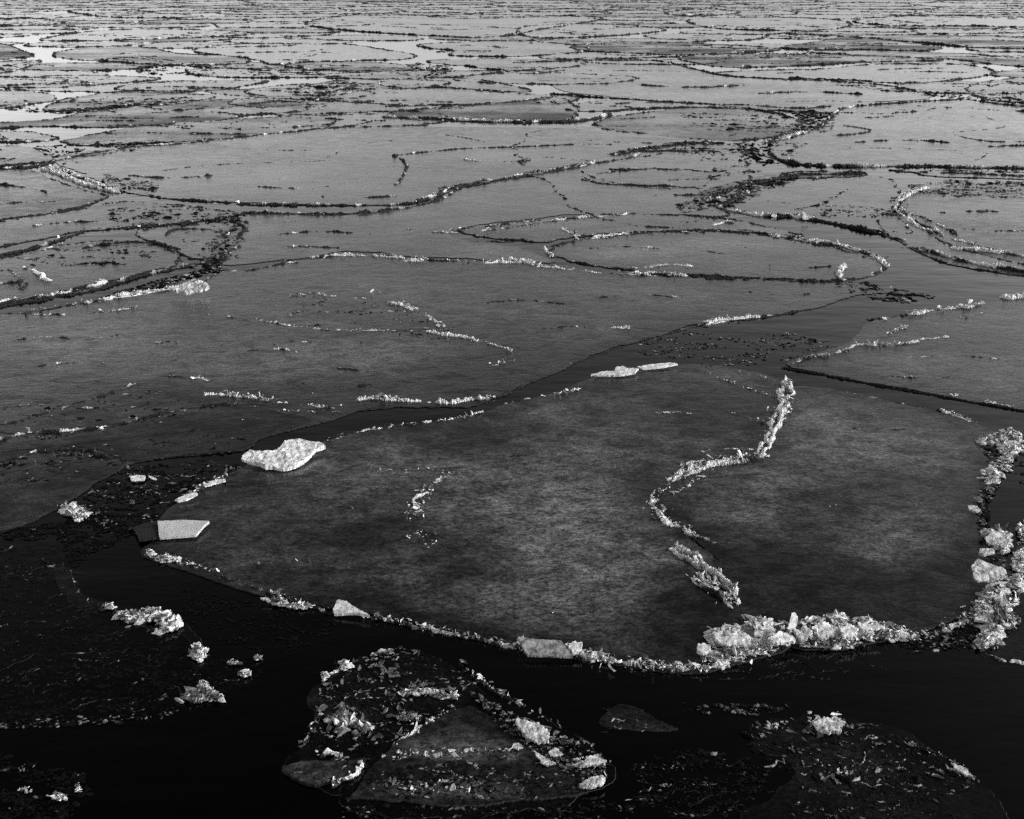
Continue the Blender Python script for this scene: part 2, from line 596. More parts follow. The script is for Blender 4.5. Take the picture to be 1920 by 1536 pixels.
def crumbs(centres, sizes, flat=.45, wh=0.2, wh_var=.3, zstretch=None):
    """rough little lumps; returns V, F, dry"""
    n = len(centres)
    C = np.array(centres, float); S = np.asarray(sizes, float)
    m = len(CR_V)
    v = CR_V[None] * (1 + rng.uniform(-.35, .35, (n, m, 1)))
    sc = np.stack([S * rng.uniform(.8, 2.2, n), S * rng.uniform(.5, 1.1, n), S * flat * rng.uniform(.5, 1.4, n)], -1)
    v = v * sc[:, None, :]
    t = rng.normal(0, .6, n)
    c, s = np.cos(t)[:, None], np.sin(t)[:, None]
    v = np.stack([v[..., 0] * c - v[..., 1] * s, v[..., 0] * s + v[..., 1] * c, v[..., 2]], -1)
    V = v + C[:, None, :]
    F = (np.arange(n)[:, None, None] * m + CR_F[None]).reshape(-1, 3)
    D = np.clip(wh + wh_var * rng.normal(0, 1, (n, 1)) + .25 * CR_V[None, :, 2], -.3, 1.2)  # lump tops painted lighter, as if lit from above
    return V.reshape(-1, 3), F, np.broadcast_to(D, (n, m)).ravel()


class Bag:
    def __init__(s): s.V, s.F, s.D, s.n = [], [], [], 0

    def add(s, V, F, D=None):
        s.V.append(V); s.F.append(F + s.n); s.n += len(V)
        s.D.append(np.zeros(len(V)) if D is None else D)

    def build(s, name, mat, parent=None, loc=None, kind=None):
        if not s.V:
            return None
        o = mesh_obj(name, np.vstack(s.V), np.vstack(s.F), mat, parent, loc, np.concatenate(s.D))
        if kind: o['kind'] = kind
        return o


def ridge(key, s, h=.09, w=.10, white=.2, gap=.3, chips=0.0, chip=.05, prof=None, cap=.5, spread=1.0, shards=0, name='pressure_ridge'):
    """a ridge on floe `key` along a line traced in the photograph; chips per metre, plus single shards"""
    o, c, Q, s_, top, area = FLOES[key]
    w *= .74; h *= .86; chips *= .8; shards = (shards + 1) // 2
    P = np.array([at(*p) for p in pts(s)]) if isinstance(s, str) else s
    if len(P) > 2:
        P = chaikin(P, False, 1)
    b = Bag()
    strands = 1 if w < .13 else 3 if w < .3 else 4
    for q in range(strands):
        Pq = P
        if strands > 1:
            Pq, tq = resample(P, max(.03, px(P[0]) * 3), False)
            lane = (q - (strands - 1) / 2) / strands * w * .95
            Pq[:, :2] += normals2(Pq, False) * (lane + w * .35 * fbm(tq / (w * 1.7), rng.randint(1e6), 2))[:, None]
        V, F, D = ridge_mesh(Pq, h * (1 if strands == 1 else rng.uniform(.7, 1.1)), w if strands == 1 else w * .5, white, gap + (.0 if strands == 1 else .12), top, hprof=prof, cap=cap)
        if len(F):
            b.add(V, F, D)
    if b.V:
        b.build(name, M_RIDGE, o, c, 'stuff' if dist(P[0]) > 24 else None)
    A, t = resample(P, .01)
    Ltot = t[-1]
    n = int(chips * Ltot * (.6 if w > .11 else 1.2))
    if n > 0:
        k = rng.randint(0, len(A), n)
        dens = np.clip(.5 + fbm(t[k] / .5, rng.randint(1e6), 2) * 1.6, 0, 1)
        if prof is not None:
            dens = dens * np.interp(t[k] / Ltot, np.linspace(0, 1, len(prof)), prof)
        k = k[rng.uniform(0, 1, n) < dens]
        n = len(k)
        if n:
            C = A[k].copy()
            C[:, :2] += rng.normal(0, w * .42 * spread, (n, 2))
            C[:, 2] = top + rng.uniform(0, h * .7, n)
            sz = chip * .82 * np.exp(rng.normal(-.5, .62, n)).clip(.1, 2.2)
            V, F = flakes(C, sz)
            half = rng.uniform(0, 1, n) < .32 + .66 * white
            fl = F.reshape(n, -1, 3)
            for sel, mt in ((half, M_CHIP), (~half, M_GREYCHIP)):
                if sel.any():
                    bb = Bag(); bb.add(V, fl[sel].reshape(-1, 3))
                    bb.build('ice_chips', mt, o, c, 'stuff')
    if shards and dist(P[0]) < 24:
        k = rng.randint(0, len(A), shards)
        for q in k:
            C = A[q].copy(); C[:2] += rng.normal(0, w * .35, 2)
            C[2] = top + rng.uniform(.1, .7) * h * .7
            V, F = flakes([C], [chip * rng.uniform(.5, 1.15)], .55, .09)
            mesh_obj('ice_shard', V, F, M_CHIP if rng.uniform() < .45 + .5 * white else M_GREYCHIP, o, c)


def rim(key, h=.09, w=.10, front=1.0, back=.6, gap=.35, white=.1, chips=0, chip=.05, cap=.5, inset=.35, lo=.0):
    """slushy rim round a whole floe: stronger along the near edge, broken by gaps"""
    o, c, Q, s, top, area = FLOES[key]
    nn = normals2(Q, True)
    if area < 0: nn = -nn
    P = Q.copy(); P[:, :2] -= nn * w * inset
    prof = np.where(nn[:, 1] < -.1, front, np.where(nn[:, 1] > .1, back, .5 * (front + back)))
    k = int(rng.randint(len(P)))
    P = np.roll(P, k, 0); prof = np.roll(prof, k)
    kk = np.ones(9) / 9
    prof = np.convolve(np.pad(prof, 4, 'edge'), kk, 'valid')
    V, F, D = ridge_mesh(P, h, w, white, gap, top, hprof=prof, cap=cap, step_px=2.0)
    if len(F):
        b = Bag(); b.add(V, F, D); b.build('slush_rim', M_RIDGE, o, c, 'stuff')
    if chips:
        n = int(chips * s[-1])
        if n:
            k = rng.randint(0, len(P), n)
            C = P[k].copy(); C[:, :2] += rng.normal(0, w * .4, (n, 2)); C[:, 2] = top + rng.uniform(0, h * .7, n)
            V, F = flakes(C, chip * np.exp(rng.normal(-.4, .5, n)))
            bb = Bag(); bb.add(V, F); bb.build('ice_chips', M_CHIP, o, c, 'stuff')


def patch(label, s, n, size_px=4, wh=.1, wh_var=.25, clump=.5, key=None, flake=0.0, name='floating_slush', flat=.45, z=.004, fsize=7, ftilt=.35):
    """loose slush and crumbs inside an outline traced in the photograph"""
    n = int(n * 1.6); size_px *= .72
    PP = pts(s)
    W = np.array([at(*p) for p in PP])
    lo, hi = W[:, :2].min(0), W[:, :2].max(0)
    C = []
    parent = None; c = W.mean(0); c[2] = 0; top = 0
    if key:
        parent, c, _, _, top, _ = FLOES[key]
    tries = 0
    got = np.zeros((0, 2))
    # clumped: parents with offspring
    while len(got) < n and tries < 30:
        tries += 1
        m = max(8, int(n * .12))
        x = rng.uniform(lo[0], hi[0], m); y = rng.uniform(lo[1], hi[1], m)
        reps = 8
        d = (hi - lo).mean() * .045
        X = (x[:, None] + rng.normal(0, 1, (m, reps)) * d * 1.8 * clump).ravel()
        Y = (y[:, None] + rng.normal(0, 1, (m, reps)) * d * .8 * clump).ravel()
        k = in_poly(X, Y, W)
        got = np.vstack([got, np.stack([X[k], Y[k]], 1)])
    got = got[:n]
    n = len(got)
    if n == 0: return
    C = np.concatenate([got, np.full((n, 1), top + z)], 1)
    dpx = np.array([px(p) for p in C])
    nf = int(n * flake)
    b = Bag()
    sz = dpx * size_px * .5 * np.exp(rng.normal(0, .45, n))
    V, F, D = crumbs(C[nf:], sz[nf:], flat, wh, wh_var)
    b.add(V, F, D)
    o = b.build(name, M_CRUMB, parent, c, 'stuff')
    if parent is None:
        tag(o, label, 'slush')
        root = o
    else:
        root = parent
    if nf:
        C2 = C[:nf].copy(); C2[:, 2] += .008
        V, F = flakes(C2, dpx[:nf] * fsize * .5 * np.exp(rng.normal(0, .45, nf)), ftilt, .1)
        bb = Bag(); bb.add(V, F); bb.build('thin_flakes', M_GREYCHIP, root, c, 'stuff')
    return root


def wisps(key, s, n, length=60, white=.5, thick_px=2.2, label=None):
    """hair-thin raised fracture lines and curled ice edges inside an outline traced in the photograph"""
    W = np.array([at(*p) for p in pts(s)])
    if key:
        o, c, _, _, top, _ = FLOES[key]
    else:
        o, c, top = None, W.mean(0), .003
    lo, hi = W[:, :2].min(0), W[:, :2].max(0)
    b = Bag()
    done = 0
    while done < n:
        x, y = rng.uniform(lo[0], hi[0]), rng.uniform(lo[1], hi[1])
        if not in_poly([x], [y], W)[0]:
            continue
        done += 1
        d = px((x, y, 0))
        L_ = d * length * math.exp(rng.normal(-.3, .5))
        th = rng.normal(0, .5)
        t = np.linspace(-.5, .5, 9)
        bow = rng.uniform(-.5, .5)
        a, q = t * L_, (bow * (t * t * 4 - 1) * .35 + .06 * rng.normal(0, 1, 9)) * L_
        P = np.stack([x + a * math.cos(th) - q * math.sin(th), y + (a * math.sin(th) + q * math.cos(th)), 0 * t], 1)
        V, F, D = ridge_mesh(P, d * thick_px * 1.2, d * thick_px * rng.uniform(.8, 2.2), white + rng.normal(0, .25), .12, top + .006, step_px=2.2)
        if len(F):
            b.add(V, F, D)
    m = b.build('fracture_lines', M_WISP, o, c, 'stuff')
    if o is None:
        tag(m, label, 'ice')
    return m


def slab(name, label, s, mat, thick=.03, tilt_x=0.0, tilt_y=0.0, z=.05, rough=.01, key=None, cat='ice slab', rag=.012):
    """a single broken plate: outline traced on a tilted plane, ragged edge, real thickness, uneven skin"""
    PP = pts(s)
    mx = sum(p[0] for p in PP) / len(PP); my = sum(p[1] for p in PP) / len(PP)
    p0 = at(mx, my, z)
    n = np.array([math.sin(tilt_x), math.sin(tilt_y), 1.0]); n /= np.linalg.norm(n)
    W = np.array([on_plane(x, y, p0, n) for x, y in PP])
    d = px(p0)
    Q, t = resample(W, d * 2.5, True)
    Q[:, :2] += normals2(Q, True) * ((fbm(t / (d * 9), rng.randint(1e6), 4) + .5 * rng.uniform(-1, 1, len(t))) * rag)[:, None]
    # interior points
    lo, hi = Q[:, :2].min(0), Q[:, :2].max(0)
    st = d * 5
    gx, gy = np.meshgrid(np.arange(lo[0], hi[0], st), np.arange(lo[1], hi[1], st))
    gx = gx.ravel() + rng.uniform(-.3, .3, gx.size) * st; gy = gy.ravel() + rng.uniform(-.3, .3, gy.size) * st
    k = in_poly(gx, gy, Q)
    pts2 = [Vector((a, b)) for a, b in Q[:, :2]] + [Vector((a, b)) for a, b in zip(gx[k], gy[k])]
    nb = len(Q)
    edges = [(i, (i + 1) % nb) for i in range(nb)]
    vs, es, fs, *_ = delaunay_2d_cdt(pts2, edges, [], 1, 1e-5)
    V = np.array([[v[0], v[1], 0] for v in vs])
    V[:, 2] = p0[2] - (n[0] * (V[:, 0] - p0[0]) + n[1] * (V[:, 1] - p0[1])) / n[2]
    from collections import Counter
    cnt = Counter()
    tri = []
    for f in fs:
        f = list(f)
        a, b, c_ = (V[f[0]], V[f[1]], V[f[2]])
        if np.cross((b - a)[:2], (c_ - a)[:2]) < 0: f = f[::-1]
        tri.append(f)
        for i in range(len(f)): cnt[(f[i], f[(i + 1) % len(f)])] += 1
    m = len(V)
    T = V.copy(); B = V.copy()
    u_, v_ = V[:, 0] + .3 * V[:, 1], V[:, 1] - .3 * V[:, 0]
    T[:, 2] += thick / 2 + rng.uniform(-1, 1, m) * rough * .35 + fbm(u_ / .13, 5) * rough * 1.2 + fbm(v_ / .09, 8) * rough * 1.2 + vnoise(u_ / .05, 2) * vnoise(v_ / .05, 3) * rough
    B[:, 2] -= thick / 2
    F = [tuple(f) for f in tri] + [tuple(m + q for q in f[::-1]) for f in tri]
    for (a, b) in cnt:
        if (b, a) not in cnt:
            F.append((a, m + a, m + b, b))
    o = mesh_obj(name, np.vstack([T, B]), F, mat, loc=p0)
    return tag(o, label, cat)


def heap(name, label, items, cat='ice heap', key=None):
    """a heap of broken ice: list of (x, y, rx, ry, n, flake size px, height m, share of white)"""
    W0 = at(items[0][0], items[0][1])
    root = bpy.data.objects.new(name, None); COL.objects.link(root)
    root.location = W0; root.empty_display_size = .1
    tag(root, label, cat)
    shards_left = 40
    bw, bg_, lump = Bag(), Bag(), Bag()
    for (x, y, rx, ry, n, fs, h, wh) in items:
        n = int(n * 1.35); fs = fs * .84
        a = rng.normal(0, .45, n).clip(-1.1, 1.1); b = rng.normal(0, .45, n).clip(-1.1, 1.1)
        hh = h * np.clip(1 - (a * a + b * b), 0.05, 1) * rng.uniform(.25, 1, n)
        C = np.array([at(x + rx * i, y + ry * j) for i, j in zip(a, b)])
        C[:, 2] = .03 + hh
        d = px(C[0])
        sz = d * fs * .5 * np.exp(rng.normal(0, .42, n))
        sz[:max(2, n // 50)] *= 2.3
        V, F = flakes(C, sz, .5, .12)
        fl = F.reshape(n, -1, 3)
        white = rng.uniform(0, 1, n) < wh
        big = np.argsort(-sz)[:5]
        for q in range(n):
            if q in big and shards_left > 0 and sz[q] > d * 5:
                shards_left -= 1
                nv = 16
                mesh_obj('ice_shard', V[q * nv:(q + 1) * nv], fl[q] - q * nv, M_CHIP if white[q] else M_GREYCHIP, root, W0)
                white[q] = white[q]
        rest = np.ones(n, bool); rest[big] = False
        if (rest & white).any(): bw.add(V, fl[rest & white].reshape(-1, 3))
        if (rest & ~white).any(): bg_.add(V, fl[rest & ~white].reshape(-1, 3))
        # the packed core of the heap
        m = max(10, n // 2)
        a = rng.normal(0, .42, m).clip(-1, 1); b = rng.normal(0, .42, m).clip(-1, 1)
        C = np.array([at(x + rx * i, y + ry * j) for i, j in zip(a, b)])
        C[:, 2] = .015 + h * .35 * np.clip(1 - (a * a + b * b), 0, 1)
        V, F, D = crumbs(C, d * fs * rng.uniform(.3, .8, m), .7, .25 + .75 * wh, .22)
        lump.add(V, F, D)
    bw.build('white_rubble', M_CHIP, root, W0, 'stuff')
    bg_.build('grey_rubble', M_GREYCHIP, root, W0, 'stuff')
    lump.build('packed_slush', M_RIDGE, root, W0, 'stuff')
    return root

# ------------------------------------------------------------------ near and middle floes, traced
make_floe('A', pts("255,1038 300,1008 292,985 330,945 395,905 450,880 480,865 610,830 700,806 800,796 900,778 960,757 1050,738 1100,712 1190,697 1300,682 1370,692 1440,706 1474,722 1470,770 1452,830 1400,868 1310,890 1262,925 1228,950 1262,985 1330,1030 1400,1095 1440,1150 1480,1190 1500,1218 1390,1245 1290,1264 1200,1254 1100,1240 980,1222 880,1195 780,1170 690,1157 600,1142 500,1122 430,1097 360,1077 290,1056"),
          'largest grey floe in the middle of the water, mottled, ridged along its right side', 0.016, 0.58)
make_floe('B', pts("1462,722 1540,728 1600,738 1700,762 1760,772 1830,797 1885,822 1902,850 1880,890 1850,930 1845,980 1872,1030 1896,1080 1885,1110 1852,1132 1800,1165 1700,1200 1600,1219 1490,1222 1450,1190 1418,1140 1375,1070 1320,1020 1240,975 1222,945 1256,915 1300,882 1400,860 1440,830 1462,770"),
          'rounded dark floe at the right, white ridge on its left, ice heaped in front', 0.018, 0.5)
make_floe('C', pts("-80,600 0,590 70,584 180,566 270,552 350,542 385,520 450,508 520,497 620,482 700,480 780,490 860,490 905,492 1000,498 1080,506 1180,515 1300,522 1400,526 1480,528 1560,530 1630,532 1640,545 1600,562 1530,577 1480,587 1400,600 1330,607 1250,625 1200,636 1120,665 1060,690 1000,714 965,738 940,751 870,768 780,768 700,768 640,785 560,808 490,825 462,850 400,856 280,862 200,880 160,905 130,940 90,970 0,1000 -90,1020"),
          'very wide wind-streaked floe across the left and centre, thin white ridges', 0.014, 0.4, amp=0.09)
make_floe('C2', pts("-80,846 60,829 170,818 245,802 360,772 450,764 560,778 600,786 560,800 490,820 462,846 400,851 290,857 240,862 200,854 160,842 100,842 0,862 -80,884"),
          'dark thin floe with wavy pale edges lapping over the lower left of the wide floe', .014, .16, z_lift=.006, amp=.08)
make_floe('C3', pts("-80,812 20,797 100,770 180,746 260,718 300,708 340,706 372,722 384,742 450,752 520,762 450,758 360,766 240,791 160,811 60,816"),
          'thin pale-edged lens of ice lapping over the wide floe, left, above the darker one', .014, .26, z_lift=.005, amp=.08)
make_floe('C4', pts("-80,905 20,884 60,868 120,858 190,866 240,876 200,890 160,912 120,948 60,975 0,992 -80,1005"),
          'small grey floe at the left edge just above the black water', .014, .22, z_lift=.004, amp=.08)
make_floe('D', pts("1464,688 1500,672 1560,655 1598,640 1622,602 1700,592 1780,582 1850,570 1990,552 1990,785 1880,764 1780,746 1650,722 1540,701"),
          'wedge-shaped floe at the right edge pointing left, above the straight open lead', 0.016, 0.36, smooth=1)
make_floe('E', pts("1025,472 1060,455 1110,446 1200,439 1340,434 1440,444 1540,458 1600,472 1645,486 1662,498 1650,512 1580,526 1480,524 1350,519 1230,514 1150,506 1075,494 1030,480"),
          'long oval floe with a bright rim above the middle, right of centre', 0.016, 0.6, amp=0.12)
make_floe('F', pts("840,432 900,424 960,419 1040,410 1100,404 1200,401 1300,403 1370,412 1440,425 1530,446 1440,440 1340,430 1200,434 1110,441 1060,450 1020,460 960,452 900,446"),
          'thin pale floe strip just behind the long oval floe', .02, .9, amp=0.12)
make_floe('G', pts("90,306 130,288 250,274 420,262 560,246 650,239 700,226 730,234 900,241 1040,239 1108,246 1200,258 1300,262 1345,266 1300,280 1200,284 1150,292 1090,308 1010,326 940,338 870,348 830,366 790,380 700,386 600,386 520,383 380,376 280,369 222,360 150,322"),
          'broad pale floe in the upper left half with a small hooked ridge on it', 0.016, 0.7, amp=0.12)
make_floe('H', pts("440,408 460,400 600,403 700,399 800,383 845,370 868,352 1000,330 1090,322 1110,345 1180,362 1290,380 1320,396 1290,402 1100,400 1000,412 900,422 830,434 850,450 960,462 1020,476 1060,498 905,490 860,486 780,484 700,474 620,476 520,490 430,500 412,492 424,462 466,428"),
          'smooth new ice between the broad upper floe and the streaked wide floe', .012, .8, amp=0.14)
make_floe('I', pts("1384,395 1370,384 1400,362 1470,345 1560,334 1640,332 1690,342 1690,362 1672,385 1690,410 1720,440 1640,432 1560,420 1500,407 1430,404"),
          'smooth floe between two dark rims, upper right, small white spike on its near rim', .02, .85, amp=0.12)
make_floe('J', pts("1690,366 1760,352 1850,348 1990,346 1990,512 1920,498 1860,486 1800,468 1740,442 1695,412 1676,388"),
          'pale floe at the right edge with a white curved ridge round its left end', 0.016, 0.4, amp=0.1)
make_floe('K', pts("1430,288 1462,262 1500,248 1545,238 1572,205 1620,198 1760,189 1820,187 1900,194 1990,205 1990,320 1850,315 1700,312 1560,310 1500,309 1455,300"),
          'wide flat floe in the upper right with faint curled lines on it', 0.016, 0.6, amp=0.12)
make_floe('L1', pts("1108,234 1140,222 1180,213 1280,203 1380,203 1460,215 1506,224 1490,244 1430,262 1345,266 1250,256 1160,247"),
          'floe with a dark freckled right end in the upper part, right of centre', .03, .85, amp=0.15)
make_floe('L2', pts("960,116 1100,115 1240,114 1300,130 1360,146 1450,149 1560,151 1640,155 1700,166 1765,187 1640,190 1570,196 1500,207 1420,204 1330,196 1250,191 1150,183 1060,174 1030,160 1000,140"),
          'long pale floe high in the picture, right of centre, with a rimmed back edge', .03, .9, amp=0.15)
make_floe('L3', pts("715,219 740,208 820,202 900,198 960,192 1050,180 1080,196 1086,215 1062,229 960,231 850,228 760,224"),
          'darker lens of ice with a thick dark front rim above the broad pale floe', .03, .7, amp=0.15)
make_floe('L4', pts("580,190 640,178 690,166 760,167 850,165 900,170 960,176 1045,178 1030,186 960,192 880,197 760,199 700,195 620,191"),
          'pale lens-shaped floe behind the thick dark front rim, upper centre', .03, .95)
make_floe('L5', pts("700,160 722,150 840,145 900,150 960,160 1010,172 960,174 850,164 750,166"), 'thin pale floe right below the far crossing of dark lines', .03, .9)
make_floe('N1', pts("-80,320 -10,317 60,318 100,337 150,356 215,368 170,381 110,398 50,405 -80,425"),
          'dark smooth floe at the left edge with a white crumbled ridge on its upper side', 0.016, 0.3, amp=0.1)
make_floe('N2', pts("-80,430 60,407 170,391 225,377 300,382 380,392 442,398 440,404 380,416 225,430 140,434 60,454 -80,480"),
          'small smooth floe at the left edge crossed by a straight dark wedge', 0.016, 0.4, amp=0.1)
make_floe('N3', pts("-80,496 40,480 100,461 200,453 280,456 330,472 345,492 280,510 190,534 100,554 0,570 -80,582"),
          'dark floe at the left edge with a dark lower rim, above the wide streaked floe', 0.016, 0.35, amp=0.12)
make_floe('N4', pts("232,434 330,428 420,415 448,420 425,445 392,470 400,486 350,480 322,462 270,452"),
          'small rounded floe ringed by dark slush, left of centre', .02, .85, amp=0.12)
make_floe('N5', pts("1640,408 1700,402 1740,440 1800,470 1900,494 1990,510 1990,528 1900,517 1800,502 1750,486 1700,462 1660,440"),
          'narrow curved floe below the white ridge at the right edge', .03, .7)
make_floe('N6', pts("1080,335 1110,325 1170,318 1250,315 1320,322 1345,340 1310,356 1200,354 1140,347"),
          'small dark lens of ice under the wide band of brash, right of centre', .02, .75, amp=0.15)
make_floe('N7', pts("1700,325 1760,320 1850,322 1990,326 1990,340 1880,336 1760,333"), 'thin strip of ice with dark front, right edge below the wide flat floe', .03, .8)
make_floe('N8', pts("1330,385 1355,360 1400,345 1470,335 1505,328 1480,322 1460,324 1400,337 1340,350 1300,365"), 'crumbling brash strip leading down to the smooth upper right floe', .03, .5)
make_floe('N9', pts("1462,328 1500,322 1620,323 1628,330 1560,334 1470,334"), 'narrow rimmed strip of ice right below the wide flat floe', .03, .6)
# low, soaked floes of the foreground
make_floe('S', pts("520,1442 556,1412 585,1372 600,1290 650,1242 700,1222 762,1216 850,1238 905,1280 965,1312 1062,1372 1125,1408 1150,1440 1148,1472 1102,1495 1030,1512 860,1518 640,1508 655,1486 600,1482"),
          'soaked dark floe littered with broken ice at the bottom, centre', 0.003, 0.09, amp=.16)
make_floe('S2', pts("848,1332 880,1325 960,1372 1060,1425 1120,1455 1100,1490 1010,1506 860,1512 645,1505 676,1455 735,1402 790,1368"),
          'grey triangular plate on the soaked floe at the bottom centre', 0.004, 0.6, z_lift=.018, smooth=0)
make_floe('T', pts("1385,1372 1440,1344 1500,1338 1570,1346 1690,1378 1800,1430 1840,1480 1900,1530 1990,1620 1480,1640 1360,1560 1420,1500 1480,1452 1400,1410"),
          'soaked floe strewn with white bits at the bottom right', 0.003, 0.1, amp=.16)
make_floe('U', pts("1120,1352 1150,1318 1190,1322 1235,1350 1285,1370 1230,1374 1132,1366"), 'small dim wedge of ice alone on black water, bottom centre', 0.003, 0.3, amp=.01, smooth=1)
make_floe('V', pts("1832,1220 1856,1185 1880,1140 1902,1100 1915,1060 1935,1000 1960,940 2020,900 2040,1270 1930,1246"),
          'floe cut by the right edge below a white rim, lower right', 0.006, 0.12, amp=.16)
make_floe('X', pts("108,1052 135,1058 165,1112 235,1142 340,1152 385,1215 372,1240 330,1182 230,1168 150,1138 115,1090"),
          'narrow soaked strip of ice carrying the white heap at the lower left', .003, .02, amp=.1)
make_floe('Y', pts("520,1446 560,1428 640,1430 700,1420 690,1450 600,1480 560,1470"), 'small grey plate at the left tip of the soaked bottom floe', .012, .8, z_lift=.02, smooth=1)

# ------------------------------------------------------------------ ridges of the near floes
# big white spine between A and B
ridge('B', "1474,718 1472,760 1455,790 1440,830 1425,852", .085, .20, .75, .05, 300, .055, shards=8)
ridge('B', "1430,850 1380,868 1330,868 1290,885 1262,905", .075, .22, .5, .1, 240, .055, shards=6)
ridge('B', "1262,905 1235,930 1222,945 1245,975 1290,1000 1350,1025", .05, .15, .5, .15, 180, .045, shards=4)
ridge('B', "1350,872 1300,905 1262,930", .03, .08, .4, .3, 80, .04)
ridge('A', "1258,1028 1290,1045 1330,1080 1375,1120", .10, .20, .8, .0, 420, .06, shards=8)
ridge('A', "1300,1082 1345,1115 1385,1140", .07, .18, .65, .05, 260, .05, shards=4)
ridge('A', "1385,1155 1410,1170", .05, .10, .7, .1, 150, .04)
# near edge of the great floe
ridge('A', "290,1040 340,1056 400,1075", .03, .09, .2, .3, 80, .04)
ridge('A', "400,1078 470,1105 560,1130 625,1150", .03, .07, .15, .3, 80, .035)
ridge('A', "690,1158 760,1172 830,1188 900,1200 970,1216", .03, .08, .25, .25, 140, .035)
ridge('A', "970,1214 1050,1222 1120,1238 1200,1250 1290,1258 1340,1250 1400,1236", .045, .13, .6, .1, 300, .045, shards=6)
ridge('B', "1690,1202 1740,1188 1800,1168 1850,1140 1880,1112", .045, .15, .5, .15, 320, .04, shards=8)
# far edge of A
ridge('A', "610,832 660,815 700,806 800,795 870,785 905,775", .035, .07, .35, .25, 60, .04)
ridge('A', "945,757 1000,748 1050,742 1090,730", .03, .07, .45, .35, 60, .04)
ridge('A', "1310,684 1350,694 1400,702 1440,712", .028, .06, .2, .45, 15, .035)
ridge('A', "1230,778 1262,775 1300,777", .025, .05, .5, .4, 40, .035)
ridge('A', "1320,700 1380,722 1430,740 1465,748", .02, .06, .3, .5, 50, .035)
ridge('A', "1370,775 1420,790 1450,800", .02, .08, .3, .5, 60, .035)
ridge('A', "1310,850 1360,842 1420,846", .03, .05, .1, .3, 10, .03)
ridge('A', "340,940 380,915 440,888", .035, .10, .35, .2, 160, .05, shards=5)
ridge('A', "455,900 510,905 560,915 640,925", .012, .02, .0, .4)
ridge('A', "838,890 812,905 800,925 782,955 775,970", .03, .20, .6, .15, 330, .035, shards=2)
ridge('A', "770,975 785,990 778,1000 800,1012 812,1035", .016, .24, .4, .25, 330, .025)
ridge('A', "700,884 740,886 790,882 840,886", .012, .14, .4, .3, 130, .025)
ridge('A', "780,945 830,938 880,933 925,934", .018, .035, .3, .25, 10, .02)
ridge('A', "730,888 760,882 800,884", .02, .05, .3, .5, 40, .03)
ridge('A', "775,1000 795,1010 812,1035", .018, .08, .4, .5, 70, .03)
ridge('B', "1585,736 1610,742 1690,757 1740,768", .018, .04, .3, .6, 15, .03)
ridge('B', "1755,770 1790,780 1830,796", .035, .08, .5, .2, 90, .04, shards=2)
# wide streaked floe C: back rim with white lumps
ridge('C', "-40,600 0,592 60,586 120,574 180,566", .06, .16, .25, .1, 60, .05)
ridge('C', "180,566 250,552 310,546 350,536 380,528", .07, .22, .75, .0, 160, .06, shards=5)
ridge('C', "385,524 420,512 470,508 520,497 560,492", .05, .10, .25, .3, 25, .05)
ridge('C', "530,490 570,484 610,482", .05, .10, .0, .4, 10, .05)
ridge('C', "605,484 640,479 680,480 720,481 755,486", .07, .18, .6, .0, 110, .06, shards=4)
ridge('C', "755,490 795,489", .10, .22, .95, -.2, 200, .07, shards=4)
ridge('C', "800,489 850,491 905,493", .05, .10, .15, .2, 30, .05)
ridge('C', "905,495 940,490 980,492 1010,498", .09, .20, .8, .0, 110, .07, shards=5)
ridge('C', "1010,500 1050,504 1080,507", .055, .16, .7, .1, 60, .06, shards=2)
ridge('C', "1080,509 1130,513 1190,516 1260,520", .045, .12, .4, .2, 50, .06, shards=3)
ridge('C', "1320,523 1400,526 1480,528 1560,530 1600,530", .05, .08, .0, .1, 3, .04)
ridge('C', "1640,534 1690,545 1720,548", .06, .14, -.1, .4, 10, .05)
ridge('C', "1320,608 1350,603 1390,598 1425,594", .075, .18, .75, .0, 90, .06, shards=4)
ridge('C', "1425,596 1470,590 1500,582", .05, .10, .2, .3, 30, .05)
ridge('C', "1140,660 1200,638 1250,627 1320,608", .03, .05, -.1, .35)
ridge('C', "1050,690 1080,680 1140,660", .02, .04, -.1, .5)
ridge('C', "1145,617 1160,616 1182,617", .06, .10, .95, -.2, 80, .05, shards=2)
ridge('C', "538,556 580,553 620,556 700,562", .035, .09, .3, .2, 40, .045)
ridge('C', "640,551 690,548 722,552", .03, .05, .2, .4, 20, .04)
ridge('C', "732,570 752,574 780,583", .065, .13, .8, .0, 140, .05, shards=3)
ridge('C', "800,592 810,603 835,615", .05, .10, .7, .1, 120, .045, shards=1)
ridge('C', "790,622 830,628 870,635 905,643", .06, .12, .7, .05, 120, .045, shards=2)
ridge('C', "905,643 940,651 965,662", .035, .07, .5, .3, 40, .04)
ridge('C', "482,602 560,615 640,622 720,622 790,621", .035, .06, .45, .2, 30, .035)
ridge('C', "925,690 945,678 970,680", .035, .12, .5, .3, 90, .04, shards=1)
ridge('C', "390,592 430,596 480,604", .03, .08, .1, .4, 12, .04)
ridge('C', "400,625 460,632 520,652 590,650", .02, .06, .0, .55)
ridge('C', "600,518 618,520 640,514", .01, .03, .3, .5)
ridge('C', "1290,585 1380,580 1500,577", .018, .06, .1, .5)
ridge('C', "40,590 120,592 200,585 260,578", .03, .10, .4, .3, 30, .05)
ridge('C', "380,742 420,742 450,746 485,748", .06, .12, .8, .0, 110, .05, shards=3)
ridge('C', "485,750 540,757 580,762 640,768", .045, .10, .45, .2, 70, .045)
ridge('C', "360,712 375,711 395,716", .06, .08, .7, .0, 60, .045)
ridge('C', "255,722 280,711 330,706 400,718", .03, .05, -.1, .3)
ridge('C', "400,752 500,768 580,775 640,773", .02, .06, .3, .5, 30, .04)
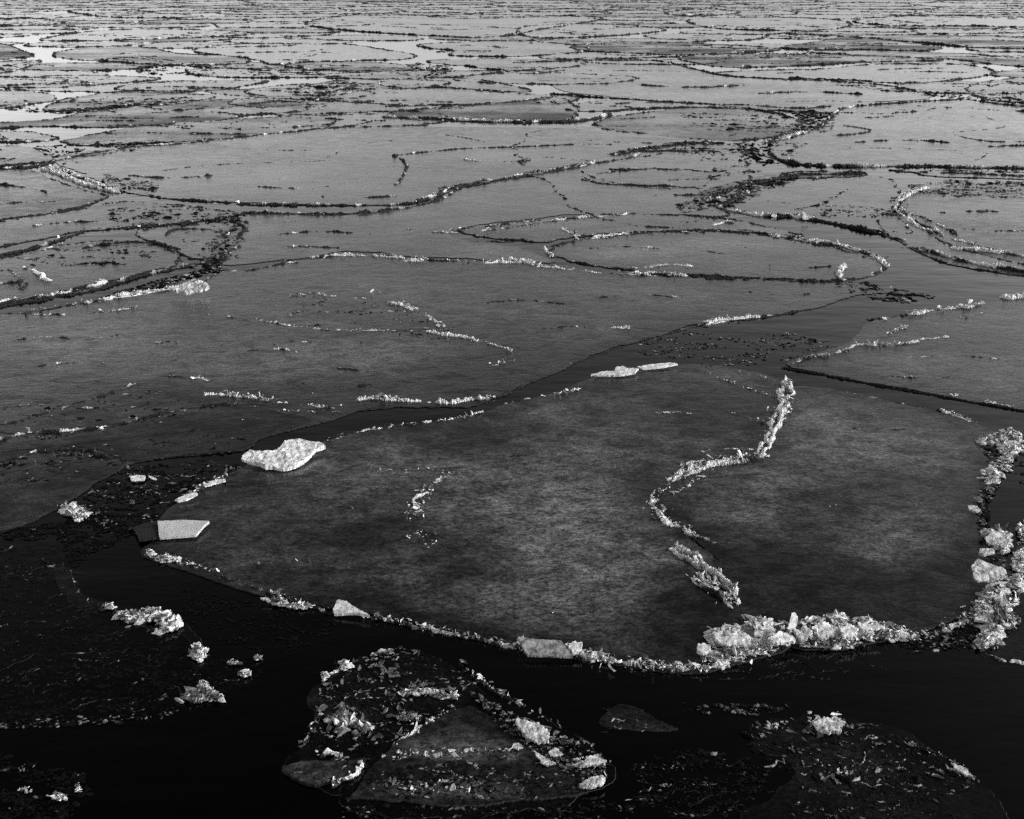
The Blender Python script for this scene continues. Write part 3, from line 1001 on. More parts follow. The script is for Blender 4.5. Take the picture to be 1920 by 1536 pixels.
ridge('C', "665,752 700,748 760,753 815,756", .065, .13, .85, .0, 170, .055, shards=5)
ridge('C', "815,757 860,756 880,752 922,746", .06, .14, .8, .0, 170, .06, shards=4)
ridge('C', "580,742 600,745", .06, .06, .8, .1, 60, .04)
ridge('C', "925,748 960,737 1000,712", .03, .04, -.2, .1)
ridge('C3', "-30,804 20,797 100,772 180,748 260,720", .05, .10, -.05, .15, 8, .035)
ridge('C2', "-30,835 60,812 160,810 240,792 360,765 450,757", .05, .11, .05, .15, 10, .035)
ridge('C', "180,806 200,806", .07, .08, .5, .1, 60, .04)
ridge('C2', "-30,882 50,852 100,845 160,842 200,860 240,867", .05, .11, .1, .15, 12, .035)
ridge('C', "-20,925 0,930 45,938", .03, .05, -.2, .1)
ridge('C', "160,855 180,862 200,870", .02, .05, .5, .3, 60, .04)
ridge('C', "0,740 60,742 120,735", .012, .05, .1, .6)
ridge('C', "500,565 540,570 600,572 660,580", .012, .06, .3, .55)
ridge('C', "420,580 450,572 540,566", .014, .06, .4, .55)
# wedge floe D
ridge('D', "1622,602 1640,600 1680,596 1705,592", .055, .13, .5, .1, 40, .055, shards=2)
ridge('D', "1705,592 1740,582 1790,580 1820,575 1850,570", .075, .17, .85, .0, 80, .07, shards=5)
ridge('D', "1585,655 1610,647 1660,650 1700,646 1740,636 1780,632", .05, .12, .6, .1, 90, .055, shards=4)
ridge('D', "1480,685 1520,672 1560,668 1590,655", .04, .10, .35, .2, 60, .05, shards=2)
ridge('D', "1665,628 1680,620 1700,614", .04, .12, .6, .2, 80, .05)
ridge('D', "1465,690 1540,703 1650,724 1780,747 1900,768 1960,778", .03, .04, -.3, -.1)
ridge('D', "1560,680 1650,690 1750,700 1860,712", .012, .03, .0, .5)
ridge('D', "1800,598 1830,592 1845,588", .02, .06, .5, .4, 30, .04)
ridge('D', "1880,555 1900,560 1940,552", .10, .22, .8, .0, 60, .07, shards=3)
ridge('D', "1785,745 1800,742", .05, .05, .8, .1, 50, .04)
ridge('D', "1840,755 1880,762 1930,768", .03, .06, .7, .3, 60, .045)
# oval floe E
ridge('E', "1290,518 1240,514 1180,512", .06, .14, .7, .05, 70, .065, shards=3)
ridge('E', "1300,502 1260,496 1225,502 1180,504", .05, .16, .7, .1, 50, .06, shards=3)
ridge('E', "1290,518 1350,520 1480,525 1580,526 1640,516 1662,500", .045, .08, -.1, .05, 4, .04)
ridge('E', "1662,500 1650,485 1620,472 1580,462 1545,454 1510,452", .08, .20, .5, .05, 60, .065, shards=6)
ridge('E', "1510,452 1470,444 1440,441", .05, .12, .6, .1, 50, .055, shards=2)
ridge('E', "1440,442 1380,436 1320,433", .045, .10, -.1, .2, 5, .05)
ridge('E', "1320,433 1240,437 1180,440 1110,448 1030,462", .04, .09, .1, .15, 12, .05)
ridge('E', "1110,444 1140,442 1180,439", .05, .10, .8, .0, 50, .055, shards=1)
ridge('E', "1575,522 1572,510 1585,500", .11, .12, .85, -.2, 90, .07, shards=2)
ridge('E', "1020,462 1024,474 1040,484", .06, .09, .7, .0, 60, .05, shards=1)
ridge('E', "1290,466 1330,473 1380,482 1430,490", .025, .03, -.1, .2)
ridge('E', "1370,458 1400,465 1430,478", .03, .05, -.1, .3)
ridge('E', "1180,445 1240,455 1300,458", .02, .03, .1, .5)
ridge('F', "840,432 900,428 960,420 1040,411", .05, .10, .1, .25, 15, .05)
ridge('F', "900,434 960,428 1020,418 1080,410 1130,407 1180,402", .055, .12, .4, .1, 40, .055, shards=3)
ridge('F', "1050,430 1068,436 1085,448", .08, .12, .8, .0, 60, .06, shards=3)
ridge('F', "1180,404 1280,403 1380,411", .04, .08, -.1, .2, 4, .05)
ridge('F', "1335,424 1360,416 1380,422", .06, .16, .7, .1, 60, .06, shards=1)
ridge('F', "1160,418 1240,414 1300,420", .02, .05, .1, .5)
ridge('F', "1380,432 1440,436 1540,456", .04, .08, -.1, .3)
# G broad upper left floe
ridge('G', "78,317 110,326 150,345 190,355 225,362", .10, .22, .75, -.1, 90, .07, cap=.3, shards=5)
ridge('G', "90,312 120,320 160,336 200,350", .07, .22, .6, .1, 50, .07, shards=2)
ridge('G', "278,368 330,375 400,378 450,384 560,385 640,386 730,385 800,380", .07, .12, .0, .0, 5, .06)
ridge('G', "780,380 820,368 845,352 900,345 1000,328 1100,310", .10, .20, .1, .0, 12, .07)
ridge('G', "820,355 870,346 940,338 1000,322", .06, .10, .1, .1, 8, .06)
ridge('G', "1010,326 1090,310 1170,300 1200,290", .08, .14, .1, .05, 10, .06)
ridge('G', "1145,292 1200,280 1270,272 1340,268", .12, .40, -.1, .05, 10, .08)
ridge('G', "1200,285 1260,284 1330,283 1350,286", .08, .25, -.1, .15, 10, .07)
ridge('G', "90,306 160,290 250,275 330,272 420,262 560,246 650,239 700,228", .07, .12, -.1, .05, 4, .06)
ridge('G', "738,293 770,289 800,286 870,279 960,277 1050,273", .06, .08, -.1, .05, 2, .05)
ridge('G', "738,293 755,300 762,312 760,325 750,340 742,348", .08, .14, -.1, .15, 5, .06)
ridge('G', "1030,274 1090,271 1150,272", .05, .06, -.1, .2)
ridge('G', "300,322 370,312 480,306 560,305 612,302", .03, .04, -.1, .25)
ridge('G', "612,296 640,284 690,268 745,264", .035, .05, -.1, .3)
ridge('G', "495,282 530,283 585,283", .04, .04, -.1, .3)
ridge('G', "810,250 850,256 890,262 910,268", .035, .05, -.1, .25)
ridge('G', "120,298 180,292 240,283", .05, .08, -.1, .2)
ridge('H', "440,405 460,400 600,404 700,400 790,386 840,370 860,350", .075, .13, -.05, -.05, 6, .06)
ridge('H', "415,495 430,470 465,430 442,408", .05, .28, -.15, .2, 20, .06)
ridge('H', "475,420 520,417 560,416", .03, .08, -.2, .4)
ridge('H', "850,455 900,452 960,455 1000,448", .03, .1, -.2, .45)
ridge('H', "1090,322 1120,338 1190,350 1300,352 1320,354", .06, .10, -.1, .2, 5, .05)
ridge('I', "1330,385 1380,398 1430,406 1500,408 1560,420 1640,436 1700,455", .085, .16, .15, .0, 20, .07, shards=4)
ridge('I', "1440,403 1500,404 1520,409", .06, .10, .55, .1, 30, .06)
ridge('I', "1330,380 1350,362 1400,345 1440,340 1500,330", .10, .30, -.1, .05, 25, .09)
ridge('I', "1345,392 1370,375 1400,362 1420,358", .08, .22, -.1, .1, 15, .08)
ridge('J', "1740,352 1700,362 1680,385 1695,408 1730,428 1760,440", .11, .30, .55, -.1, 60, .08, shards=6)
ridge('J', "1760,442 1820,458 1880,475 1960,490", .07, .16, .35, .05, 25, .07, shards=3)
ridge('N5', "1650,404 1700,400 1760,420 1800,448", .06, .14, .1, .15, 15, .07)
ridge('N5', "1700,462 1770,480 1830,498 1900,508 1970,520", .09, .20, .4, .0, 40, .08, shards=4)
ridge('N5', "1780,468 1840,470 1880,476", .09, .30, .7, .0, 50, .08, shards=2)
ridge('K', "1440,282 1455,300 1500,310 1560,313 1700,312 1850,315 1970,317", .11, .16, -.05, -.15, 8, .07)
ridge('K', "1430,268 1470,262 1540,240 1560,215 1575,205 1620,198 1760,189 1820,187 1860,195 1960,204", .10, .16, -.05, -.05, 6, .07)
ridge('K', "1580,236 1612,240 1640,246 1610,252 1558,256", .07, .12, -.1, .0, 5, .06)
ridge('K', "1770,250 1800,248 1860,243 1890,238 1870,228 1850,222", .035, .05, -.1, .3)
ridge('K', "1785,252 1820,262 1870,268 1960,265", .05, .05, -.1, .15)
ridge('K', "1700,222 1740,222 1800,220 1870,220", .03, .04, -.1, .45)
ridge('K', "1560,278 1640,278 1740,281 1800,283", .025, .04, -.1, .55)
ridge('K', "1850,276 1900,274 1960,275", .07, .08, -.1, .0)
ridge('K', "1800,290 1840,284 1855,292 1820,305", .05, .14, -.1, .35)
ridge('N9', "1462,330 1500,328 1560,328 1622,327", .10, .14, -.05, -.2, 8, .06)
ridge('N7', "1762,325 1820,326 1880,330 1970,334", .10, .16, .0, -.1, 8, .06)
ridge('N7', "1665,320 1700,322 1740,326", .06, .2, -.1, .4, 8, .06)
ridge('N6', "1090,337 1130,346 1200,349 1290,352 1320,355", .06, .12, -.1, .1, 6, .06)
ridge('N6', "1140,325 1200,318 1280,320", .05, .12, -.1, .25, 6, .06)
ridge('L1', "1108,234 1140,246 1210,251", .05, .08, -.1, .1)
ridge('L1', "1115,230 1150,225 1230,220", .05, .10, -.1, .3)
ridge('L2', "960,118 1060,115 1180,113 1240,114 1300,130 1360,144 1450,149 1560,152 1660,160 1720,172", .11, .16, -.1, -.05, 4, .07)
ridge('L2', "1030,176 1100,182 1180,186 1250,192 1330,196 1420,198 1490,205 1560,200", .09, .12, -.1, .0)
ridge('L2', "1105,133 1180,133 1260,134 1290,135", .06, .06, -.1, .25)
ridge('L2', "960,138 1000,139 1030,136 1060,132", .08, .10, -.1, .1)
ridge('L3', "716,220 760,222 850,226 960,230 1062,229 1110,224 1150,215", .12, .20, .15, -.2, 20, .08)
ridge('L3', "720,200 800,198 900,197 960,192 1010,186", .07, .10, -.1, .0)
ridge('L4', "590,188 640,190 690,194 760,198 850,196", .07, .12, -.1, .1)
ridge('L1', "1130,210 1200,203 1280,202 1380,203 1450,210 1490,222", .07, .10, -.1, .0, 3, .06)
ridge('N1', "-60,318 0,317 60,315 100,305", .09, .16, -.1, -.1)
ridge('N1', "50,405 110,398 170,385 180,380", .03, .05, -.2, .1)
ridge('N2', "45,407 100,402 140,395 168,391", .06, .10, -.2, -.1)
ridge('N2', "230,430 300,424 360,418 420,408 445,400", .05, .14, -.1, .2, 8, .06)
ridge('N2', "265,402 330,394 380,388", .04, .16, -.1, .35, 8, .06)
ridge('N3', "-50,590 0,574 60,566 100,558 180,545 215,532 280,514 350,500 400,490", .07, .14, .0, .0, 12, .06)
ridge('N3', "70,560 110,552 170,540 200,528", .06, .12, .6, .1, 50, .06, shards=2)
ridge('N3', "-30,572 0,568 40,560", .08, .18, .6, .0, 50, .07, shards=1)
ridge('N3', "-40,484 0,478 60,468 100,455 160,432", .07, .14, -.05, .0, 10, .06)
ridge('N3', "40,480 80,470 120,458", .05, .14, .4, .2, 30, .06)
ridge('N3', "150,468 210,455 270,455 310,460 330,478", .06, .16, -.1, .2, 8, .06)
ridge('N3', "38,502 70,510 85,528 100,528", .06, .16, .35, .1, 30, .06)
ridge('N3', "-20,505 20,510 40,525 42,545", .05, .20, -.1, .3, 15, .06)
ridge('N4', "310,444 320,432 350,430 400,432", .06, .12, -.1, .1, 5, .06)
# soaked foreground floes
ridge('S', "600,1290 625,1262 660,1240 720,1220 760,1216", .035, .07, .15, .3, 90, .035, shards=2)
ridge('S', "555,1412 580,1380 600,1335", .02, .08, .1, .45, 60, .03)
ridge('S', "860,1240 910,1285 960,1312 1060,1372 1120,1402", .025, .08, .15, .35, 60, .035)
ridge('S2', "848,1332 800,1362 735,1402", .03, .07, .3, .3, 100, .03)
ridge('S2', "735,1418 800,1420 860,1416 920,1410 970,1416", .02, .12, .4, .2, 90, .03)
ridge('S2', "690,1476 760,1482 830,1478 880,1490", .02, .12, .4, .2, 70, .03)
ridge('S', "960,1350 990,1368 1025,1395", .05, .13, .85, .0, 300, .045, shards=6)
ridge('S', "1060,1432 1100,1425 1140,1438", .035, .12, .6, .1, 200, .045, shards=5)
ridge('S', "1085,1478 1110,1468 1135,1462", .04, .07, .6, .1, 180, .035, shards=2)
ridge('Y', "620,1478 660,1462 682,1436", .03, .06, .55, .1, 150, .035, shards=2)
ridge('Y', "600,1422 625,1418 640,1424", .03, .07, .6, .1, 150, .035, shards=1)
ridge('T', "1430,1360 1460,1362 1490,1352", .03, .08, .5, .2, 200, .035, shards=3)
ridge('T', "1520,1362 1555,1356 1585,1362", .045, .14, .8, .0, 320, .045, shards=5)
ridge('T', "1500,1415 1540,1425 1570,1440 1620,1455", .018, .14, .35, .3, 200, .03, shards=3)
ridge('T', "1690,1394 1740,1405 1790,1430 1835,1470", .018, .06, .2, .4, 70, .03, shards=1)
ridge('T', "1785,1434 1810,1448 1825,1462", .03, .06, .75, .0, 200, .035, shards=2)
ridge('V', "1838,1222 1852,1200 1866,1170 1895,1140 1905,1110", .05, .13, .5, .1, 220, .045, shards=4)
ridge('V', "1838,1226 1880,1236 1930,1248 1980,1255", .035, .10, .45, .2, 200, .04)
ridge('V', "1915,1040 1930,1000 1945,960", .05, .15, .5, .1, 200, .05, shards=3)
ridge('X', "128,1070 148,1110 175,1135 230,1148 320,1158", .03, .07, .1, .45, 90, .03, shards=2)

# faint broken cracks and scattered brash over the left of the wide floe and its neighbours
for k_, s_ in (('C', "20,640 90,632 160,640 230,628"), ('C', "260,650 330,640 420,650"), ('C', "60,690 130,680 200,684"), ('C', "0,770 60,758 150,770 220,760"),
               ('C', "270,790 330,784 420,792 500,786"), ('C', "60,870 110,862 150,868"), ('C', "20,905 80,895 110,905"), ('C', "240,742 300,752 360,748"),
               ('C', "540,640 640,648 720,640"), ('C', "620,690 700,700 780,694"), ('C', "900,570 980,562 1060,572"), ('C', "1120,560 1200,552 1290,560"),
               ('C', "1000,620 1080,612 1130,620"), ('C', "560,720 640,730 700,722"), ('C', "460,660 520,655 560,662"), ('C', "1400,548 1460,556 1520,552"),
               ('N3', "120,500 180,492 250,498"), ('N3', "-20,535 60,528 120,535"), ('N2', "60,425 120,418 190,416"), ('N1', "-30,345 40,350 90,362"),
               ('N1', "-30,385 50,380 130,378"), ('H', "520,440 600,434 700,440"), ('H', "480,468 560,462 640,466"), ('H', "760,430 820,438 880,436"),
               ('G', "240,330 320,336 400,330"), ('G', "460,350 560,356 640,348"), ('G', "860,300 940,306 1020,300"), ('G', "600,370 700,372 760,366"),
               ('E', "1100,468 1180,462 1250,470"), ('E', "1420,500 1500,506 1560,500"), ('J', "1760,400 1850,396 1940,404"), ('J', "1800,430 1880,436 1960,430"),
               ('D', "1700,672 1800,668 1880,676"), ('D', "1640,705 1720,712 1800,708"), ('A', "560,960 620,950 700,962"), ('A', "950,860 1030,850 1110,862"),
               ('A', "480,1060 560,1052 620,1066"), ('A', "1000,1150 1080,1158 1150,1150"), ('B', "1500,960 1580,950 1640,962"), ('B', "1560,800 1640,812 1700,806"),
               ('K', "1600,268 1700,262 1800,270"), ('K', "1620,222 1700,218"), ('L2', "1200,160 1300,166 1400,160"), ('L2', "1420,176 1520,172 1620,178")):
    far_ = px(at(*pts(s_)[0]))
    ridge(k_, s_, far_ * 4.0, far_ * 8, .05, .42, 6, .03)

# ------------------------------------------------------------------ far floes, traced
FAR = [
 ("90,102 125,94 160,88 230,86 300,92 330,101 400,104 470,108 470,119 380,123 270,122 200,115 120,111", 'far pointed floe at the left whose tip touches a bright lead', .8),
 ("-60,80 20,83 45,97 72,105 50,109 -60,112", 'far dark floe at the left edge facing the pointed one across the lead', .55),
 ("-60,119 40,114 86,114 62,122 22,138 -60,141", 'thin far floe at the left edge just under the bright lead', .8),
 ("345,95 420,83 560,81 660,83 710,92 782,101 775,112 700,113 640,115 560,117 510,124 480,112 400,102", 'long far floe left of the far crossing of dark lines', .95),
 ("150,61 200,56 310,54 430,58 500,64 400,70 250,75 60,79 100,68", 'far lens of ice at the upper left above the pointed floe', .8),
 ("-60,50 100,48 132,42 60,34 -60,37", 'far lens of ice at the upper left edge', .8),
 ("112,20 170,18 240,20 330,27 405,31 300,35 180,32", 'small far lens of ice near the top left corner', .9),
 ("565,44 600,35 670,28 745,26 820,31 925,33 1000,31 1110,30 1140,36 1080,46 1010,56 960,68 880,72 800,67 740,64 650,58 590,51", 'broad bright far floe at the top, left of centre', 1.0),
 ("772,84 840,80 960,76 1060,82 1120,94 1080,100 1000,106 900,107 830,104 862,95 800,91", 'far floe right of the hooked dark line, top centre', 1.0),
 ("515,125 560,118 640,116 720,117 790,126 752,135 640,134 560,129", 'thin far floe left of the slushy crossing, upper centre', .85),
 ("-60,168 60,171 100,177 112,189 62,195 0,204 -60,208", 'flat floe at the left edge below a dark line, upper left', .85),
 ("76,205 110,188 160,181 205,173 240,172 300,174 400,179 412,184 330,193 240,199 150,206 92,210", 'pale floe with a dark lower rim, upper left', .95),
 ("207,166 250,158 320,152 440,151 520,151 470,160 410,169 350,172 280,171 216,170", 'narrow pale floe tapering to the left, upper left', .95),
 ("110,224 150,211 250,201 330,195 440,185 560,191 590,200 560,211 480,214 400,229 300,235 180,241 100,237 0,241 -60,244 -60,232 60,228", 'darker smeared floe in the upper left', .55),
 ("130,262 200,246 300,233 480,222 600,216 640,223 612,240 500,254 380,265 250,269 150,274 100,266", 'striped floe right above the broad pale floe, upper left', .8),
 ("-60,272 60,275 90,289 100,300 60,308 -60,315", 'small flat floe at the left edge above the white ridge', .75),
 ("-60,245 60,247 120,259 60,267 -60,268", 'thin strip floe at the left edge', .75),
 ("-60,146 60,143 200,141 330,148 200,158 100,166 -60,164", 'flat far floe at the left edge with a faint dark top line', .85),
 ("330,130 480,128 600,134 740,138 600,146 480,146 380,145", 'thin far floe in the upper left centre', .85),
 ("440,172 520,160 600,157 690,157 632,172 572,179 500,183", 'small bright floe beside the slushy neck, upper left centre', .95),
 ("430,185 540,184 590,192 570,199 480,203 430,199", 'small smeared floe beside the slushy neck', .55),
 ("1000,192 1050,179 1092,181 1082,190 1032,198", 'small wedge of ice in the fork of two dark lines, top right of centre', .8),
 ("1052,206 1110,190 1180,187 1260,193 1370,200 1282,202 1180,206 1100,211", 'thin dark floe in the fork above the freckled floe', .6),
 ("1240,24 1300,17 1350,17 1400,24 1345,29 1262,30", 'small bright far lens of ice near the top, right of centre', 1.0),
 ("1310,137 1440,132 1560,129 1620,121 1720,120 1800,119 1880,134 1840,146 1700,159 1560,148 1400,147", 'far floe at the upper right with a pale front', .8),
 ("1590,40 1640,32 1730,29 1850,31 1990,33 1990,53 1800,49 1700,50 1620,46", 'far floe at the top right with a dark lower left rim', .8),
 ("1440,62 1560,63 1700,66 1850,67 1990,72 1990,93 1850,92 1770,85 1700,78 1600,70", 'far dark floe at the right edge near the top', .6),
 ("1800,166 1850,151 1990,139 1990,201 1870,191 1830,181", 'mottled floe at the right edge, above the wide flat floe', .75),
 ("1590,68 1650,74 1720,82 1780,92 1700,97 1600,93 1500,94 1450,90 1520,80", 'smeared far floe at the upper right', .6),
 ("1060,84 1200,77 1350,84 1500,92 1380,101 1240,103 1140,98 1080,96", 'striped dark far floe, upper right of centre', .55),
 ("1250,106 1400,101 1560,103 1700,108 1800,114 1620,117 1500,124 1380,128 1310,122", 'smeared far floe with several dark lines, upper right', .6),
 ("1480,97 1600,94 1760,98 1900,108 1990,112 1990,128 1880,124 1800,112 1640,106", 'grey far floe at the right edge', .7),
 ("960,50 1080,44 1180,48 1270,56 1180,66 1060,72 980,72", 'flat far floe near the top, centre', .9),
 ("1280,34 1420,32 1560,35 1610,46 1560,58 1400,58 1300,50", 'flat far floe near the top, right of centre', .85),
]
far_px = []
for i, (s, lab, tone) in enumerate(FAR):
    P = pts(s)
    far_px.append(P)
    k = 'far%d' % i
    make_floe(k, P, lab, .03, tone, amp=.12)
    d = np.mean([px(at(*p)) for p in P])
    rim(k, d * 2.5, d * 4.5, 1.15, .7, .2, -.1, 0)

# open ice further out: floes packed edge to edge, as far as they can be told apart
far_names = 'distant flat floe with dark slushy rims, packed with many like it at the top'
seeds = []
y0, tries = 68.0, 0
while len(seeds) < 330 and tries < 90000:
    tries += 1
    Y = 40 + (205 - 40) * rng.uniform() ** .8
    X = rng.uniform(-.60, .60) * Y
    r = 1.7 + Y * .034 * rng.uniform(.55, 1.6)
    if all(((X - a) / 1.9) ** 2 + (Y - b) ** 2 > r * r for a, b in seeds):
        seeds.append((X, Y))
S_ = np.array(seeds)


def to_px(P):
    x, y, z = P[0], P[1], P[2] - CAM_H
    zc = y * cp - z * sp
    return CX + F_PX * x / zc, CY - F_PX * (y * sp + z * cp) / zc


def clip(poly, a, b, c):
    out = []
    for i in range(len(poly)):
        p, q = poly[i], poly[(i + 1) % len(poly)]
        dp, dq = a * p[0] + b * p[1] - c, a * q[0] + b * q[1] - c
        if dp <= 0: out.append(p)
        if dp * dq < 0:
            t = dp / (dp - dq)
            out.append((p[0] + (q[0] - p[0]) * t, p[1] + (q[1] - p[1]) * t))
    return out


traced = [FLOES[k][2] for k in FLOES]
nfar = 0
for i, (X, Y) in enumerate(seeds):
    inside = False
    for Q in traced:
        if in_poly(np.array([X]), np.array([Y]), Q)[0]:
            inside = True; break
    if inside: continue
    w = 16
    poly = [(X - w, Y - w), (X + w, Y - w), (X + w, Y + w), (X - w, Y + w)]
    dd = np.hypot((S_[:, 0] - X) / 1.6, S_[:, 1] - Y)
    for j in np.argsort(dd)[1:18]:
        x2, y2 = S_[j]
        ax, ay = (x2 - X) / 2.56, (y2 - Y)
        mx, my = (X + x2) / 2, (Y + y2) / 2
        poly = clip(poly, ax, ay, ax * mx + ay * my)
        if len(poly) < 3: break
    if len(poly) < 3: continue
    P = np.array(poly)
    c = P.mean(0)
    P = c + (P - c) * rng.uniform(.93, 1.0)
    P = np.concatenate([P, np.zeros((len(P), 1))], 1)
    k = 'out%d' % i
    nfar += 1
    make_floe(k, P, far_names, .008, rng.choice([.5, .7, .85, .95, 1.0]), group='distant floes', world_pts=True, amp=.25)
    d = px(c)
    rim(k, min(d * 2.4, .075), d * 4.2, 1.2, .6, .26, -.15)
    for q in range(rng.randint(2, 6)):
        yy = c[1] + rng.uniform(-.35, .35) * np.ptp(P[:, 1])
        x0 = c[0] + rng.uniform(-.42, .1) * np.ptp(P[:, 0]); x1 = x0 + rng.uniform(.2, .55) * np.ptp(P[:, 0])
        L_ = np.array([[x0, yy, 0], [(x0 + x1) / 2, yy + rng.normal(0, .5), 0], [x1, yy + rng.normal(0, .7), 0]])
        ridge(k, L_, rng.uniform(.03, .075), .12, -.15, .3)
# loose dark lines across the traced far floes
for i, P in enumerate(far_px):
    c = np.mean(P, 0); wx = np.ptp([p[0] for p in P]); wy = np.ptp([p[1] for p in P])
    for q in range(6):
        x0 = c[0] + rng.uniform(-.38, .1) * wx; x1 = x0 + rng.uniform(.08, .32) * wx; y = c[1] + rng.uniform(-.26, .26) * wy
        ridge('far%d' % i, '%f,%f %f,%f %f,%f' % (x0, y, (x0 + x1) / 2, y + rng.normal(0, .05 * wy), x1, y + rng.normal(0, .1 * wy)), .07, .10, -.15, .3)

for k_ in ('L4', 'L5', 'L3', 'N6', 'L1', 'N7', 'N9', 'E', 'F', 'N1', 'N2', 'N3', 'N4', 'N5', 'I'):
    d_ = np.mean([px(p) for p in FLOES[k_][2]])
    rim(k_, d_ * 2.8, d_ * 5.5, .9, 1.0, .24, -.05)

# ------------------------------------------------------------------ loose slush
patch('dark loose slush right of the oval floe, in the open lead', "1560,533 1620,530 1700,545 1760,558 1700,570 1640,562 1570,550", 260, 5, -.1)
patch('scattered dark slush in the grey lead right of centre', "1200,640 1300,622 1400,628 1480,625 1560,640 1560,655 1500,680 1440,672 1400,690 1200,670", 380, 3.6, .1)
patch('dark brash in the bay left of the wide flat floe', "1240,268 1400,270 1520,266 1480,300 1400,330 1340,334 1300,300", 520, 5, -.1)
patch('dark brash packed at the left tip of the wide flat floe', "1480,207 1570,212 1560,245 1480,262 1430,268 1470,240 1500,225", 420, 5, .0)
patch('crumbling brash above the smooth floe, upper right', "1310,358 1400,337 1500,330 1460,350 1390,385 1330,398 1290,385", 560, 6, .0)
patch('small clot of slush left of the smooth floe, upper right', "1268,385 1310,376 1332,390 1280,402", 150, 6, .1)
patch('slush at the far crossing of dark lines', "750,118 840,122 856,136 800,146 740,140", 260, 4, .0, .5)
patch('slush in the neck between floes, upper left centre', "550,162 640,150 690,158 640,180 600,205 560,200 540,180", 520, 4, -.1)
patch('slush where dark lines meet at the upper left', "60,275 200,265 330,262 250,285 120,310 90,300", 420, 4, -.05)
patch('slush in the neck left of the smooth new ice', "410,395 460,405 430,440 400,470 420,510 380,505 370,480 400,440", 420, 5, -.05)
patch('slush in the slanting lead at the left', "180,560 300,525 400,500 432,506 380,515 280,545 190,568", 420, 5, .0)
patch('', "1700,348 1780,338 1990,342 1990,372 1800,372 1720,366", 750, 2.6, -.05, .2, key='J', z=.0, flat=.5)
patch('', "195,328 300,345 290,368 230,362 190,350", 240, 3.2, -.05, .2, key='G', z=0)
patch('', "1270,212 1480,216 1480,252 1300,240", 260, 3.5, -.2, key='L1', z=0)
patch('', "1590,356 1490,402 1480,392 1580,384 1680,396 1640,410 1520,408", 200, 3, -.2, key='I', z=0)
patch('slush between the wide floe and the great floe, left', "190,882 300,872 450,872 470,900 330,950 300,1000 180,1000 150,940", 650, 5, -.2, .22, flake=.06)
patch('', "100,840 300,812 470,800 440,850 200,870 100,905", 260, 5, .0, .15, key='C', z=0)
patch('slush at the left edge where the water turns black', "-40,1004 130,975 210,960 260,1000 150,1050 140,1075 112,1015 -40,1010", 600, 5, -.3, .18)
patch('fine dark slush covering the almost black water at the lower left', "-60,1020 110,1022 130,1080 170,1130 240,1150 370,1220 480,1245 500,1265 400,1310 280,1345 -60,1365", 2300, 5, -.38, .18, clump=.8, z=.0, flat=.3)
patch('thin line of pale slush on the black water, lower left', "-40,1356 100,1346 220,1342 300,1336 360,1312 372,1322 300,1350 220,1358 100,1364 -40,1370", 240, 5, -.1, .25, flake=.05)
patch('thin scattered slush on black water beside the near edge of the great floe', "340,1100 480,1130 640,1165 560,1240 420,1205 340,1160", 420, 4, -.35, .12)
patch('', "602,1290 650,1244 762,1218 850,1240 900,1282 850,1330 735,1400 600,1415 568,1400", 1300, 5, -.3, .24, key='S', flake=.10, z=0, fsize=13)
patch('', "880,1300 960,1340 1060,1385 1130,1420 1140,1470 1100,1490 1040,1440 940,1370", 700, 5, -.05, .3, key='S2', flake=.12, z=0, fsize=11)
patch('', "700,1450 850,1430 1000,1450 1080,1480 1000,1505 700,1500", 500, 5, .0, .2, key='S2', z=0)
patch('', "1390,1375 1440,1346 1570,1348 1690,1380 1800,1432 1830,1480 1700,1520 1500,1480 1480,1450 1405,1410", 1100, 5, -.3, .24, key='T', flake=.06, z=0, fsize=12)
patch('slush awash on black water in the bottom right, left of the strewn floe', "1180,1440 1260,1400 1400,1420 1460,1450 1400,1500 1370,1560 1200,1520", 480, 5, -.3, .2, flake=.04)
patch('slush awash between the small wedge and the strewn floe', "1270,1318 1380,1322 1480,1325 1440,1342 1300,1340", 160, 5, .0, .15)
patch('', "1480,1500 1700,1520 1900,1540 1960,1600 1500,1620", 600, 5, -.25, .2, key='T', flake=.05, z=0)
patch('slush at the lower left corner on black water', "-60,1400 160,1450 170,1500 100,1560 -60,1560", 600, 6, -.35, .18, flake=.02)
patch('slush along the bottom edge under the soaked floe', "640,1512 1100,1505 1200,1500 1180,1545 640,1545", 260, 6, -.05, .15)
patch('slush packed in the dark gap between the two right-hand floes', "1855,1135 1905,1085 1925,1040 1960,980 1985,1000 1930,1090 1880,1150 1835,1215 1700,1226 1690,1208 1800,1172", 700, 6, -.15, .25, flake=.08)
patch('', "1835,830 1900,822 1905,860 1875,900 1855,950 1850,990 1890,1070 1860,1075 1835,1000 1830,940 1860,880", 450, 6, -.05, .3, key='B', flake=.12, z=0, fsize=11)
patch('slush on black water at the right edge', "1905,850 1990,830 1990,960 1900,900", 120, 5, -.1, .1)

patch('low dark slush smeared over the leads at the left, far up', "0,205 110,215 330,196 420,186 330,182 110,200 0,196", 420, 4, -.1)
patch('low dark slush right of the far pointed floe', "250,118 480,122 600,136 420,142 260,140", 420, 3.5, -.1)
patch('slush band at the far right, above the wide flat floe', "1560,152 1700,168 1850,172 1960,200 1800,186 1700,176 1560,160", 420, 4, -.05)
patch('thin slush band across the far right field', "1060,100 1300,104 1500,98 1700,104 1500,112 1250,112", 500, 3, -.1)

